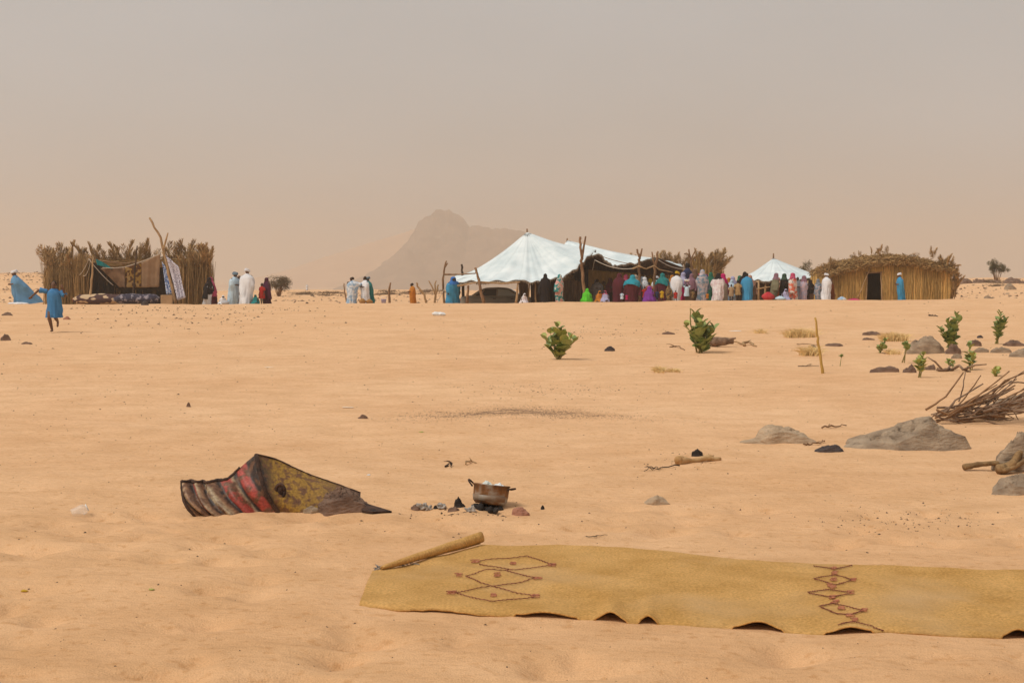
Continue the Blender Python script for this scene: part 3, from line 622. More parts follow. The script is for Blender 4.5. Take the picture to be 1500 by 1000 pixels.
# ------------------------------------------------------------------ car under the tent edge
def car():
    c = thing('parked_car', 'dusty dark sedan parked under the edge of the white tent', 'car', GY(735, 77.2), R(-3))
    PAINT = mat('car_paint', (.34, .32, .27), (.46, .41, .33), scale=2, rough=.5, spec=.5, bump=.0)
    GLASS = mat('car_glass', (.10, .105, .10), rough=.1, spec=.8); GL2 = mat('car_painted_reflection', (.60, .66, .64), rough=.2, spec=.6)  # GL2 has a pale reflection painted into the glass colour
    TY = mat('tyre', (.018, .017, .016), rough=.9); RIM = mat('rim', (.25, .25, .25), rough=.4, metal=.6)
    xs = [-2.2, -2.18, -1.9, -1.35, -.8, 0, .8, 1.1, 1.8, 2.12, 2.2]
    top = [.62, .90, .96, .97, .96, .95, .94, .93, .84, .70, .55]; bot = [.42, .30, .24, .22, .20, .20, .20, .22, .24, .28, .40]; hw = [.70, .76, .81, .84, .85, .85, .85, .84, .81, .74, .66]
    mb = MB(); rings = []
    for x, t, b, wd in zip(xs, top, bot, hw):
        ring = []
        for (yy, zz) in ((-1, .0), (-1.0, .25), (-1.0, .6), (-.97, .85), (-.86, 1), (.86, 1), (.97, .85), (1.0, .6), (1.0, .25), (1, 0)): ring.append(Vector((x, yy * wd, b + (t - b) * zz)))
        rings.append(ring)
    mb.loft(rings); body = mb.build('body', PAINT, c)
    mb = MB(); rings = []
    for x, t, wd in ((-1.62, .95, .70), (-1.05, 1.32, .60), (-.85, 1.39, .58), (-.2, 1.42, .58), (.25, 1.39, .58), (.45, 1.33, .60), (1.12, .93, .70)):
        rings.append([Vector((x, -.76, .92)), Vector((x, -wd, t - .04)), Vector((x, -wd + .08, t)), Vector((x, wd - .08, t)), Vector((x, wd, t - .04)), Vector((x, .76, .92))])
    mb.loft(rings); mb.build('cabin', PAINT, c)
    for s in (-1, 1):
        def win(pts, m_):
            mb = MB(); q = [Vector((x, s * (.768 - (z - .92) * .36), z)) for x, z in pts]; mb.add(q, [tuple(range(len(q)))]); return solid(mb.build('side_window', m_, c, False), .012)
        win([(-1.05, .97), (-.25, .97), (-.25, 1.32), (-.88, 1.30)], GLASS); win([(-.17, .97), (.82, .97), (.42, 1.28), (-.17, 1.32)], GL2); win([(-1.42, .98), (-1.13, .97), (-.97, 1.27)], GLASS)
        for x in (-.35, .62):
            mb = MB(); mb.box((x, s * .857, .82), (.16, .03, .03)); mb.build('door_handle', mat('handle', (.03, .03, .03)), body, False)
        for x in (-1.38, 1.32):
            t = MB(); ring = []
            for k in range(21): a = 2 * math.pi * k / 20; ring.append((x + .22 * math.cos(a), s * .77, .31 + .22 * math.sin(a)))
            t.tube(ring, .09, 8); ty = t.build('wheel', TY, c)
            r_ = MB(); r_.tube([(x, s * .72, .31), (x, s * .83, .31)], [.17, .15], 16); r_.build('rim', RIM, ty)
        mb = MB(); mb.box((-2.195, s * .56, .74), (.05, .3, .16)); mb.build('tail_light', mat('tail_light', (.35, .02, .015), rough=.3), c, False)
        mb = MB(); mb.box((2.14, s * .52, .62), (.06, .3, .13)); mb.build('headlight', mat('headlight', (.6, .6, .58), rough=.2), c, False)
    mb = MB(); mb.add([(-1.58, -.62, 1.0), (-1.58, .62, 1.0), (-1.10, .52, 1.31), (-1.10, -.52, 1.31)], [(0, 1, 2, 3)]); solid(mb.build('rear_window', GLASS, c, False), .02)
    mb = MB(); mb.add([(1.10, -.62, .97), (1.10, .62, .97), (.52, .52, 1.32), (.52, -.52, 1.32)], [(0, 1, 2, 3)]); solid(mb.build('windscreen', GLASS, c, False), .02)
    mb = MB(); mb.box((-2.22, 0, .45), (.12, 1.5, .16)); mb.build('bumper', mat('bumper', (.10, .10, .095), rough=.5), c, False)
    mb = MB(); mb.box((-2.24, 0, .66), (.012, .46, .11)); mb.build('number_plate', mat('plate', (.6, .58, .5)), c, False)
car()

# ------------------------------------------------------------------ people
def body_mesh(pose):
    # one continuous figure 1.72 m tall, facing -Y, from limbs blended by a voxel remesh
    J = dict(hip=(0, 0, .92), chest=(0, 0, 1.25), neck=(0, .0, 1.42), head=(0, -.015, 1.60))
    A = {s: [(s * .19, 0, 1.38), (s * .25, .02, 1.10), (s * .26, -.05, .86)] for s in (-1, 1)}
    Lg = {s: [(s * .09, 0, .90), (s * .10, -.01, .49), (s * .10, .02, .08)] for s in (-1, 1)}
    if pose == 'bent':
        for s in (-1, 1): A[s] = [(s * .19, 0, 1.38), (s * .25, .03, 1.11), (s * .13, -.20, 1.10)]
    if pose == 'point':
        A[1] = [(.19, 0, 1.38), (.20, .0, 1.13), (.05, -.2, 1.12)]; A[-1] = [(-.19, 0, 1.38), (-.44, -.06, 1.27), (-.68, -.10, 1.12)]
    if pose == 'raise':
        for s in (-1, 1): A[s] = [(s * .19, 0, 1.38), (s * .27, -.06, 1.62), (s * .13, -.10, 1.86)]
    if pose == 'run':
        A[-1] = [(-.18, 0, 1.37), (-.42, -.02, 1.42), (-.62, .04, 1.22)]; A[1] = [(.18, 0, 1.37), (.33, -.05, 1.22), (.27, -.14, 1.48)]
        Lg[-1] = [(-.09, 0, .90), (-.12, -.14, .52), (-.06, -.06, .10)]; Lg[1] = [(.09, 0, .90), (.03, -.02, .50), (.03, .36, .36)]
    if pose == 'sit':
        J = dict(hip=(0, .05, .16), chest=(0, .02, .50), neck=(0, -.02, .68), head=(0, -.05, .86))
        for s in (-1, 1):
            A[s] = [(s * .19, 0, .63), (s * .27, -.04, .36), (s * .12, -.22, .26)]; Lg[s] = [(s * .10, .02, .16), (s * .33, -.32, .16), (s * .03, -.38, .07)]
    V = {k: Vector(v) for k, v in J.items()}; mb = MB()
    mb.capsule(V['hip'], V['hip'] + Vector((0, 0, .10)), .135, .125); mb.capsule(V['hip'] + Vector((0, 0, .1)), V['chest'], .125, .145)
    mb.capsule(V['chest'] + Vector((-.07, 0, .03)), V['chest'] + Vector((.07, 0, .03)), .12, .12)
    mb.capsule(V['neck'] + Vector((-.13, 0, -.05)), V['neck'] + Vector((.13, 0, -.05)), .065, .065); mb.capsule(V['neck'] - Vector((0, 0, .05)), V['head'] - Vector((0, -.01, .06)), .06, .052)
    h = V['head']; mb.ell(h, (.074, .094, .115), 16, 12); mb.capsule(h + Vector((0, -.06, -.07)), h + Vector((0, -.045, -.085)), .038, .042)
    mb.capsule(h + Vector((0, -.088, .01)), h + Vector((0, -.108, -.022)), .012, .017, 8); mb.capsule(h + Vector((-.016, -.088, -.058)), h + Vector((.016, -.088, -.058)), .012, .012, 8)
    for s in (-1, 1): mb.ell(h + Vector((s * .078, .01, -.005)), (.012, .022, .033), 8, 6)
    for s in (-1, 1):
        a, b, c = [Vector(p) for p in A[s]]; mb.capsule(a, b, .052, .040); mb.capsule(b, c, .040, .027)
        d = (c - b).normalized(); sd_ = d.cross(Vector((0, 1, 0))); sd_ = sd_.normalized() if sd_.length > .1 else Vector((1, 0, 0))
        pm = c + d * .055; mb.capsule(c, pm, .028, .034)
        up = sd_.cross(d)
        for k in range(4):
            r0 = pm + sd_ * (k - 1.5) * .019 + d * .02; l = (.055, .066, .062, .048)[k]; mid = r0 + d * l * .6; mb.capsule(r0, mid, .0095, .009, 6); mb.capsule(mid, mid + (d + up * .6).normalized() * l * .55, .009, .007, 6)
        mb.capsule(c + d * .025 + sd_ * .02, c + d * .07 + sd_ * .058, .012, .009, 6)
        a, b, c = [Vector(p) for p in Lg[s]]; mb.capsule(a, b, .085, .058); mb.capsule(b, b.lerp(c, .35), .055, .056); mb.capsule(b.lerp(c, .35), c, .056, .036)
        f = Vector((0, -1, -.12)).normalized() if pose != 'run' or s < 0 else Vector((0, -.3, -.95)).normalized()
        mb.capsule(c + Vector((0, .02, -.03)), c + f * .15 + Vector((0, 0, -.02)), .036, .03)
    o = link('tmp_body', mb.mesh('tmp'), None)
    r = o.modifiers.new('r', 'REMESH'); r.mode = 'VOXEL'; r.voxel_size = .0085; r.use_smooth_shade = True
    s_ = o.modifiers.new('s', 'SMOOTH'); s_.iterations = 2; s_.factor = .4
    d_ = o.modifiers.new('d', 'DECIMATE'); d_.ratio = .22
    dg = bpy.context.evaluated_depsgraph_get(); me = bpy.data.meshes.new_from_object(o.evaluated_get(dg)); me.name = 'body'
    bpy.data.objects.remove(o); return me, V['head']
BODY = {}
def get_body(pose, skin):
    if pose not in BODY: BODY[pose] = body_mesh(pose)
    me, h = BODY[pose]; key = (pose, skin)
    if key not in BODY:
        m = me.copy(); m.materials.clear(); m.materials.append(SKIN[skin]); BODY[key] = m
    return BODY[key], h
SKIN = {0: mat('skin_dark', (.050, .026, .017), (.075, .040, .026), scale=5, rough=.6), 1: mat('skin_brown', (.12, .062, .038), (.17, .09, .055), scale=5, rough=.6)}
HAIR = mat('hair', (.010, .008, .007), (.02, .016, .013), scale=40, rough=.9, bump=.4)
EYE = mat('eyes', (.01, .008, .008), rough=.3)
def loft_cloth(keys, n, rows, q, fold, lean=(0, 0), open_face=None, bulge=(), kf=(8, 13), hemv=.0, wind=(0, 0)):
    fold *= 2.0
    zs = [k[0] for k in keys]; mb = MB(); rings = []; p1, p2, p3 = q.uniform(0, 6), q.uniform(0, 6), q.uniform(0, 6); z0, z1 = zs[0], zs[-1]
    for i in range(rows + 1):
        z = z0 + (z1 - z0) * i / rows; rx = np.interp(z, zs, [k[1] for k in keys]); ry = np.interp(z, zs, [k[2] for k in keys]); cy_ = np.interp(z, zs, [k[3] if len(k) > 3 else 0 for k in keys])
        dn = max(0, 1 - (z - z0) / (.80 * 1.72 - z0 + 1e-6)) if z1 > .9 else max(0, 1 - (z - z0) / (z1 - z0))
        ring = []
        for j in range(n):
            a = 2 * math.pi * j / n
            f = 1 + fold * (.25 + dn) * min(1, dn * 3 + .15) * (.55 * (1 - 2 * abs(math.sin(.5 * kf[0] * a * 2 / 2 + p1 + 2.2 * z)) ** .7) * (1 if kf[0] % 2 == 0 else 1) + .5 * math.sin(kf[1] * a + p2 - 3 * z)) + fold * .5 * dn * math.sin(3 * a + p3 + 5 * z)
            for (ba, bz, amp, sa, sz) in bulge:
                da = (a - ba + math.pi) % (2 * math.pi) - math.pi; f += amp * math.exp(-(da / sa) ** 2 - ((z - bz) / sz) ** 2)
            wm = math.hypot(*wind); wf = max(0, 1 - z / 1.35) ** 1.05 * 2 * max(0, math.cos(a - math.atan2(wind[1], wind[0]))) if wm else 0; ws = 1
            ring.append(Vector((math.cos(a) * rx * f * ws + lean[0] * max(0, z) + wind[0] * wf, math.sin(a) * ry * f * ws + cy_ + lean[1] * max(0, z) + wind[1] * wf, z + hemv * math.sin(a + p1) * dn)))
        rings.append(ring)
    mb.loft(rings, True, False, True)
    if open_face:
        z0_, z1_, half = open_face; keep = []
        for f in mb.f:
            c = sum((Vector(mb.v[i]) for i in f), Vector()) / len(f); a = math.atan2(c.y - lean[1] * c.z, c.x - lean[0] * c.z); da = (a + math.pi / 2 + math.pi) % (2 * math.pi) - math.pi
            zc = (c.z - (z0_ + z1_) / 2) / ((z1_ - z0_) / 2)
            if zc * zc + (da / half) ** 2 < 1 and len(f) == 4: continue
            keep.append(f)
        mb.f = keep
    return mb
ROBE = [(.02, .27, .22), (.35, .27, .20), (.75, .28, .20), (1.05, .31, .19), (1.25, .31, .18), (1.36, .275, .15), (1.42, .19, .11), (1.47, .085, .082), (1.50, .072, .075)]
DRESS = [(.02, .24, .21), (.35, .235, .19), (.75, .245, .19), (.95, .265, .20), (1.15, .275, .19), (1.32, .265, .16), (1.40, .22, .13), (1.45, .13, .10), (1.49, .08, .08)]
VEIL = [(.95, .30, .23), (1.15, .295, .205), (1.32, .275, .175), (1.40, .215, .15), (1.455, .135, .135), (1.52, .108, .128), (1.60, .108, .130), (1.67, .095, .115), (1.71, .062, .08), (1.735, .025, .03)]
MELH = [(.02, .25, .21), (.35, .24, .19), (.75, .255, .20), (1.0, .29, .22), (1.2, .285, .20), (1.32, .265, .17), (1.40, .21, .145), (1.455, .135, .135), (1.52, .108, .128), (1.60, .108, .130), (1.67, .095, .115), (1.71, .062, .08), (1.735, .025, .03)]
TUNIC = [(.50, .235, .19), (.75, .22, .17), (1.0, .20, .155), (1.25, .205, .155), (1.36, .20, .13), (1.42, .14, .10), (1.47, .075, .075)]
SITR = [(.0, .36, .44, -.10), (.10, .375, .44, -.10), (.22, .33, .37, -.07), (.33, .28, .26, -.02), (.46, .27, .20, 0), (.58, .26, .17, 0), (.66, .20, .13, 0), (.72, .10, .09, -.02), (.76, .075, .08, -.03)]
SITV = [(.0, .36, .44, -.10), (.10, .375, .44, -.10), (.22, .33, .37, -.07), (.33, .285, .27, -.02), (.46, .28, .21, 0), (.58, .27, .18, 0), (.67, .205, .15, -.02), (.72, .135, .135, -.03), (.80, .108, .128, -.05), (.88, .106, .128, -.05), (.94, .085, .105, -.05), (.985, .03, .04, -.05)]
CM = {}
def cloth(spec):
    # 'name' plain colour or (c1, c2[, c3]) printed
    if spec in CM: return CM[spec]
    c = PAL[spec]
    if isinstance(c[0], tuple):
        m = mat('cloth_' + spec, c[0], c[1], scale=c[2] if len(c) > 2 and not isinstance(c[2], tuple) else 5.5, c3=c[3] if len(c) > 3 else None, lo=.44, hi=.56, detail=2, rough=.95)
    else: m = mat('cloth_' + spec, tuple(x * .82 for x in c), c, scale=3, rough=.95)
    CM[spec] = m; return m
PAL = dict(azure=(.13, .31, .52), white=(.78, .80, .84), skyblue=(.30, .50, .66), paleblue=(.52, .68, .80), blue=(.06, .22, .46), bright=(.05, .30, .55), navy=(.02, .03, .09), black=(.012, .009, .011), maroon=(.10, .014, .026), purple=(.075, .016, .045), teal=(.012, .20, .20),
           green=(.015, .15, .09), lime=(.10, .55, .03), orange=(.52, .19, .025), yellow=(.60, .38, .02), red=(.42, .022, .016), pink=(.50, .07, .15), magenta=(.52, .008, .13), violet=(.20, .04, .30), lavender=(.42, .40, .58), cream=(.58, .47, .36), beige=(.40, .28, .17), tan=(.45, .30, .14), brown=(.15, .085, .055), rust=(.20, .06, .02), grey=(.20, .22, .25), bluegrey=(.14, .20, .25), olive=(.20, .19, .12), mauve=(.25, .13, .17), coral=(.45, .12, .09), peach=(.50, .27, .19), cobalt=(.03, .16, .48), dkgreen=(.03, .07, .045), turq=(.02, .30, .40), ltgrey=(.45, .45, .47),
           floral=((.02, .22, .22), (.62, .30, .27), 4.5, (.60, .60, .55)), greyfloral=((.16, .24, .32), (.46, .40, .42), 6), redfloral=((.62, .14, .08), (.62, .60, .56), 5), lavfloral=((.35, .36, .48), (.52, .40, .46), 9), bluewhite=((.30, .45, .62), (.70, .74, .78), 5), darkfloral=((.03, .025, .03), (.30, .18, .06), 9), pinkwhite=((.62, .50, .52), (.72, .68, .68), 6))
def hairdo(h, q):
    mb = MB(); rings = []
    for i in range(9):
        ph = R(-20 + 108 * i / 8); ring = []
        for j in range(16):
            a = 2 * math.pi * j / 16; fr = max(0, -math.sin(a)); cut = .055 * fr if i < 4 else 0
            ring.append(h + Vector((math.cos(ph) * math.cos(a) * .082, .012 + math.cos(ph) * math.sin(a) * (.098 - .015 * fr), math.sin(ph) * .125 + cut * (1 - i / 4) + .004)))
        rings.append(ring)
    mb.loft(rings, True, False, True); return mb
def turban(h, q, face=False):
    mb = MB(); pts = []; N = 60
    for i in range(N + 1):
        t = i / N; a = t * 2 * math.pi * 3.3; rr = .098 - .022 * t * t; pts.append(h + Vector((math.cos(a) * rr, .012 + math.sin(a) * (rr + .016), .025 + .085 * t + .018 * math.sin(a + 1))))
    mb.tube(pts, [.034 + .006 * math.sin(i * .9) for i in range(N + 1)], 7); mb.ell(h + Vector((0, .01, .085)), (.08, .09, .06), 12, 6)
    if face:
        pts = [h + Vector((math.cos(a) * .092, .0 + math.sin(a) * .112, -.085 + .012 * math.sin(2 * a))) for a in [2 * math.pi * k / 20 for k in range(21)]]; mb.tube(pts, .042, 7)
        mb.ell(h + Vector((0, 0, -.13)), (.13, .12, .06), 12, 6)
    return mb
def person(px, top, Y, style, c1, c2, label, cat='person', face=0, pose='bent', skin=0, lean=(0, 0), wide=1.0, H=None, group=None, base=None, wind=0):
    q = random.Random(int(px * 10 + top)); wide = wide * q.uniform(1.06, 1.16); wv = (wind * math.cos(-face), wind * math.sin(-face)); p = GY(px, Y) if base is None else Vector(base)
    ztop = CAMH - (top - HY) / F * Y; full = {'sit': .985, 'sitveil': .985}.get(style, 1.75)
    k = (H or (ztop - p.z)) / full
    o = thing('person', label, cat, p, face, group); o.scale = (k * wide, k * wide, k)
    if style not in ('tunic',): o.rotation_euler = (Matrix.Rotation(face, 3, 'Z') @ Matrix.Rotation(q.uniform(-.04, .16), 3, 'X') @ Matrix.Rotation(q.gauss(0, .05), 3, 'Y')).to_euler()
    if style in ('sit', 'sitveil'): pose = 'sit'
    me, h = get_body(pose, skin); link('body', me, None, o)
    e = MB()
    for s in (-1, 1): e.ell(h + Vector((s * .030, -.083, .012)), (.012, .008, .007), 8, 5)
    e.build('eyes', EYE, o)
    bl = [(-math.pi / 2 - .9, 1.10, .16, .5, .13), (-math.pi / 2 + .9, 1.10, .16, .5, .13)] if pose == 'bent' else []
    if pose == 'point': bl = [(math.pi + .2, 1.25, .55, .45, .12)]
    if style in ('robe', 'melhfa', 'dress', 'veil2') and pose != 'point': bl = bl + [(q.choice((0, math.pi)) + q.gauss(0, .3), q.uniform(.85, 1.15), q.uniform(.10, .28), .45, .18), (q.uniform(0, 6.28), q.uniform(.2, .6), q.uniform(.08, .2), .5, .3)]
    N = 34
    if style == 'robe': loft_cloth(ROBE, N, 26, q, .13, lean, bulge=bl, wind=wv).build('robe', cloth(c1), o)
    elif style in ('dress', 'veil2'): loft_cloth(DRESS, N, 24, q, .12, lean, bulge=bl).build('dress', cloth(c1), o)
    elif style == 'melhfa': loft_cloth(MELH, N, 34, q, .12, lean, (1.49, 1.68, .85), bl).build('wrap', cloth(c1), o)
    elif style == 'tunic':
        b2 = []
        loft_cloth(TUNIC, N, 18, q, .10, lean).build('tunic', cloth(c1), o)
    elif style == 'sit': loft_cloth(SITR, N, 22, q, .10, lean).build('robe', cloth(c1), o)
    elif style == 'sitveil': loft_cloth(SITV, N, 28, q, .10, lean, (.76, .93, .85)).build('wrap', cloth(c1), o)
    if style in ('melhfa', 'veil2'):                            # loose end of the wrap thrown over an arm
        s = q.choice((-1, 1)); zt, zb = q.uniform(1.12, 1.25), q.uniform(.35, .7); mb = MB(); rings = []
        for i in range(12):
            t = i / 11; z = zt + (zb - zt) * t; c_ = Vector((s * (.25 + .03 * math.sin(3 * t) + .04 * t), -.06 + .05 * t, z)); rings.append([c_ + Vector((math.cos(a) * (.055 + .05 * t) * (1 + .2 * math.sin(3 * a + 4 * t)), math.sin(a) * (.10 + .06 * t) * (1 + .2 * math.sin(4 * a)), 0)) for a in [2 * math.pi * j / 14 for j in range(14)]])
        mb.loft(rings); mb.build('loose_end', cloth(c2 if style == 'veil2' and q.random() < .7 else c1), o)
    if style in ('veil2',): loft_cloth([(z, rx * 1.04, ry * 1.05) for z, rx, ry in VEIL], N, 24, q, .08, lean, (1.49, 1.68, .85), bl, hemv=.20).build('veil', cloth(c2), o)
    elif style == 'melhfa' and c2: loft_cloth([(z, rx * 1.06, ry * 1.06) for z, rx, ry in VEIL if z > 1.3], N, 14, q, .08, lean, (1.49, 1.68, .85)).build('headscarf', cloth(c2), o)
    elif style == 'sitveil' and c2: loft_cloth([(a[0], a[1] * 1.06, a[2] * 1.06, a[3]) for a in SITV if a[0] > .6], N, 12, q, .05, lean, (.76, .93, .85)).build('headscarf', cloth(c2), o)
    elif c2 == 'hair': hairdo(h + Vector((lean[0] * h.z, lean[1] * h.z, 0)), q).build('hair', HAIR, o)
    elif c2 and c2.startswith('scarf:'): loft_cloth([(z, rx * (1.0 if z < 1.45 else 1.05), ry * 1.05) for z, rx, ry in VEIL if z > 1.25], N, 16, q, .08, lean, (1.49, 1.68, .85)).build('headscarf', cloth(c2[6:]), o)
    elif c2: turban(h, q, style == 'sit').build('turban', cloth(c2), o)
    if style == 'tunic':                                       # short sleeves
        A = {'run': [((-.18, 0, 1.37), (-.40, -.02, 1.42)), ((.18, 0, 1.37), (.31, -.045, 1.24))], 'raise': [((-.19, 0, 1.38), (-.26, -.05, 1.56)), ((.19, 0, 1.38), (.26, -.05, 1.56))]}.get(pose, [((-.18, 0, 1.37), (-.25, .02, 1.15)), ((.18, 0, 1.37), (.25, .02, 1.15))])
        for a, b in A:
            mb = MB(); a, b = Vector(a), Vector(b); mb.tube([a.lerp(b, t / 5) for t in range(6)], [.075, .078, .08, .084, .09, .096], 12, .05); mb.build('sleeve', cloth(c1), o)
    if pose == 'point' and style == 'robe':
        mb = MB(); a, b = Vector((-.20, 0, 1.36)), Vector((-.50, -.07, 1.24)); mb.tube([a.lerp(b, t / 5) - Vector((0, 0, .03 * t / 5)) for t in range(6)], [.09, .10, .11, .12, .13, .14], 12, .06); mb.build('sleeve', cloth(c1), o)
    return o
# -- around the left shelter
P = person
P(29, 395, 72.6, 'robe', 'azure', 'white', 'person in windblown sky blue robe and white turban beside the straw shelter', face=R(-55), skin=1, wide=1.1, wind=.40)
cb = MB()
for k in range(7): cb.ell((rnd.gauss(0, .12), rnd.gauss(0, .1), .04), (.25, .16, .05 + .03 * rnd.random()), 12, 6)
o = cb.build('folded_cloth', cloth('white')); o.location = GY(26, 71.8); tag(o, 'crumpled white cloth on the sand at the hem of the windblown sky blue robe', 'cloth')
ch = G(80, 487)
P(81, 413, ch.y, 'tunic', 'blue', 'hair', 'barefoot child in blue tunic running across the sand with raised arms', face=R(8), pose='run', base=ch, H=1.36, skin=1)
P(303, 405, 73.2, 'veil2', 'white', 'black', 'person in black veil over white dress by the shelter wall', face=R(70))
P(314, 405, 73.8, 'veil2', 'maroon', 'pink', 'person with pink headscarf and dark red wrap by the shelter', face=R(-60))
P(326, 432, 72.4, 'sitveil', 'white', None, 'small child wrapped in white sitting near the shelter end', H=.52, face=R(20))
P(341, 398, 72.8, 'robe', 'paleblue', 'bluegrey', 'person in pale blue robe with grey-blue turban standing beside person in white', face=R(60))
P(350, 403, 74.2, 'veil2', 'maroon', 'brown', 'slim person in maroon partly hidden behind the person in white', face=R(20))
P(360, 393, 72.2, 'robe', 'white', 'white', 'tall person in full white robe and white turban near the straw shelter', face=R(170), skin=1)
P(375, 433, 72.0, 'sitveil', 'teal', None, 'small child wrapped in teal sitting by the tall white robe', H=.50, face=R(-30))
P(384, 414, 72.4, 'tunic', 'red', 'hair', 'child in red tunic standing beside person in dark purple', face=R(-40), pose='stand')
P(391.5, 406, 72.9, 'melhfa', 'purple', None, 'person in dark purple wrap standing by the child in red', face=R(-50))
P(450, 416, 175, 'robe', 'white', 'white', 'tiny distant person in white far behind on the desert flat', face=R(30))
P(515, 405, 72.6, 'robe', 'bluewhite', 'hair', 'person in pale blue robe leaning back with one arm stretched out', face=R(190), pose='point', lean=(-.05, 0))
P(535, 404, 72.8, 'robe', 'white', 'hair', 'bare-headed person in white robe facing the person with outstretched arm', face=R(-50), lean=(0, 0))
P(543, 405, 73.3, 'robe', 'teal', 'bluegrey', 'person in teal and blue with grey-blue turban behind the white robe', face=R(-60))
P(605, 414, 74, 'dress', 'orange', 'hair', 'slender person in orange wrap walking between the bare posts', face=R(-60), lean=(.06, 0))
P(664, 404, 73.9, 'robe', 'bright', 'scarf:cobalt', 'person in bright blue under the left corner of the big tent', face=R(30), wide=1.25, pose='stand')
# -- in front of the big tent
P(767, 431, 71.9, 'sitveil', 'pinkwhite', None, 'small child in pinkish white sitting under the tent hem', H=.52, face=R(30)); 
P(798, 400, 71.8, 'melhfa', 'black', None, 'person in full black wrap at the front hem of the big tent', face=R(180))
P(819, 401, 71.8, 'melhfa', 'floral', None, 'person in teal and pink floral wrap next to person in black', face=R(-120))
P(859, 427, 71.8, 'sitveil', 'lime', None, 'child in bright lime green sitting at the forked pole', H=.70, face=R(160))
P(878, 430, 71.9, 'sitveil', 'orange', None, 'child in orange wrap sitting under the tent', H=.62, face=R(20))
P(886.5, 430, 71.8, 'sitveil', 'lavender', 'pink', 'child in grey with pink scarf sitting beside the child in orange', H=.60, face=R(-30))
P(876, 408, 77, 'robe', 'ltgrey', 'hair', 'person in pale grey standing in the shade inside the big tent', face=R(10))
P(905, 399, 73.0, 'melhfa', 'maroon', None, 'broad person in dark maroon wrap under the second canopy', face=R(150), wide=1.18)
P(913, 401, 74.2, 'veil2', 'maroon', 'pink', 'person in pink veil standing behind the turquoise veil', face=R(160))
P(925, 402, 72.2, 'veil2', 'maroon', 'turq', 'person in turquoise veil over maroon dress seen from behind', face=R(175), wide=1.4)
P(931, 402, 73.4, 'veil2', 'brown', 'cream', 'person in cream veil next to the turquoise veil', face=R(150))
P(949, 405, 73.8, 'veil2', 'paleblue', 'white', 'person with white veil over pale blue in the crowd by the fork pole', face=R(-100))
P(951, 413, 72.3, 'tunic', 'coral', 'hair', 'child in coral top standing with back turned', face=R(170), pose='stand')
P(944.5, 419, 72.0, 'tunic', 'red', 'hair', 'small child in red at the elbow of the child in purple', face=R(190), pose='stand')
P(951, 426, 71.7, 'sitveil', 'violet', 'violet', 'child in violet dress sitting in front of the crowd', H=.78, face=R(150))
P(962, 404, 74.4, 'robe', 'white', 'white', 'person in white shirt and white cap deep in the crowd', face=R(160))
P(972, 399, 73.0, 'veil2', 'maroon', 'teal', 'person in deep teal veil over maroon dress in the crowd', face=R(160), wide=1.1)
P(962.5, 424, 71.8, 'tunic', 'navy', 'hair', 'toddler in navy standing before the crowd', face=R(150), pose='stand')
P(969.5, 423, 71.7, 'tunic', 'yellow', 'hair', 'toddler in yellow standing before the crowd', face=R(200), pose='stand')
P(979, 417, 72.0, 'melhfa', 'darkfloral', None, 'short person in dark brown floral wrap beside the toddler in yellow', face=R(150))
P(988, 396, 72.2, 'veil2', 'white', 'yellow', 'person in long white dress with yellow headscarf', face=R(165), wide=1.08) if False else P(988, 397, 72.2, 'robe', 'white', 'yellow', 'person in long white robe with yellow head wrap', face=R(165))
P(997, 398, 73.2, 'veil2', 'magenta', 'lavender', 'person in lavender veil and magenta dress behind the white robe', face=R(120))
P(1007, 384, 73.4, 'robe', 'navy', 'hair', 'tall person in navy robe standing above the crowd', face=R(-120), lean=(.02, 0))
P(1012, 400, 72.6, 'veil2', 'brown', 'mauve', 'person in mauve veil below the tall person in navy', face=R(150))
P(1019, 393, 72.8, 'veil2', 'brown', 'brown', 'person in plain brown veil and brown dress', face=R(-140))
P(1029, 394, 72.0, 'melhfa', 'greyfloral', None, 'person in grey-blue and pink floral wrap', face=R(-150), wide=1.08)
P(1040, 398, 73.0, 'melhfa', 'green', None, 'person in solid green wrap next to grey-blue floral wrap', face=R(160))
P(989.5, 425, 71.7, 'tunic', 'red', 'hair', 'toddler in red before the long white robe', face=R(180), pose='stand')
bch = P(1006, 421.5, 71.6, 'tunic', 'paleblue', 'hair', 'child in pale blue shirt lifting a white bowl overhead', face=R(170), pose='raise', H=.86)
mb = MB(); mb.loft([[Vector((math.cos(a) * r, math.sin(a) * r, z)) for a in [2 * math.pi * k / 18 for k in range(18)]] for r, z in ((.07, 0), (.13, .04), (.16, .11), (.15, .11), (.12, .045), (.05, .012))])
bo = mb.build('bowl', cloth('white')); bo.location = bch.location + Vector((0, .03, .985)); tag(bo, 'white bowl held up over the head of the child in pale blue', 'bowl')
P(1051, 399, 71.8, 'robe', 'pinkwhite', 'scarf:black', 'person in white robe with black scarf in front of the magenta veil', face=R(160), wide=1.12)
P(1060, 400, 72.4, 'veil2', 'cream', 'magenta', 'person in magenta veil next to the white robe', face=R(-130), wide=1.1)
P(1069, 409, 73.0, 'veil2', 'bluewhite', 'paleblue', 'person in pale blue veil and patterned dress by the magenta veil', face=R(150))
P(1076, 404, 73.8, 'veil2', 'ltgrey', 'lavender', 'person in lavender veil over light grey behind the children in tan', face=R(-150))
P(1071, 416, 71.8, 'tunic', 'beige', 'hair', 'child in beige shirt with back turned', face=R(180), pose='stand')
P(1080.5, 410, 71.9, 'tunic', 'tan', 'hair', 'taller child in yellowish tan shirt next to person in black', face=R(-170), pose='stand')
P(1086, 397, 72.6, 'melhfa', 'black', None, 'person in black wrap behind the bright blue robe', face=R(150))
P(1095, 399, 72.0, 'robe', 'bright', 'hair', 'person in bright blue robe seen from behind by the small tent', face=R(175))
P(1101, 402, 73.6, 'veil2', 'brown', 'peach', 'person in peach headscarf partly hidden by the bright blue robe', face=R(-150))
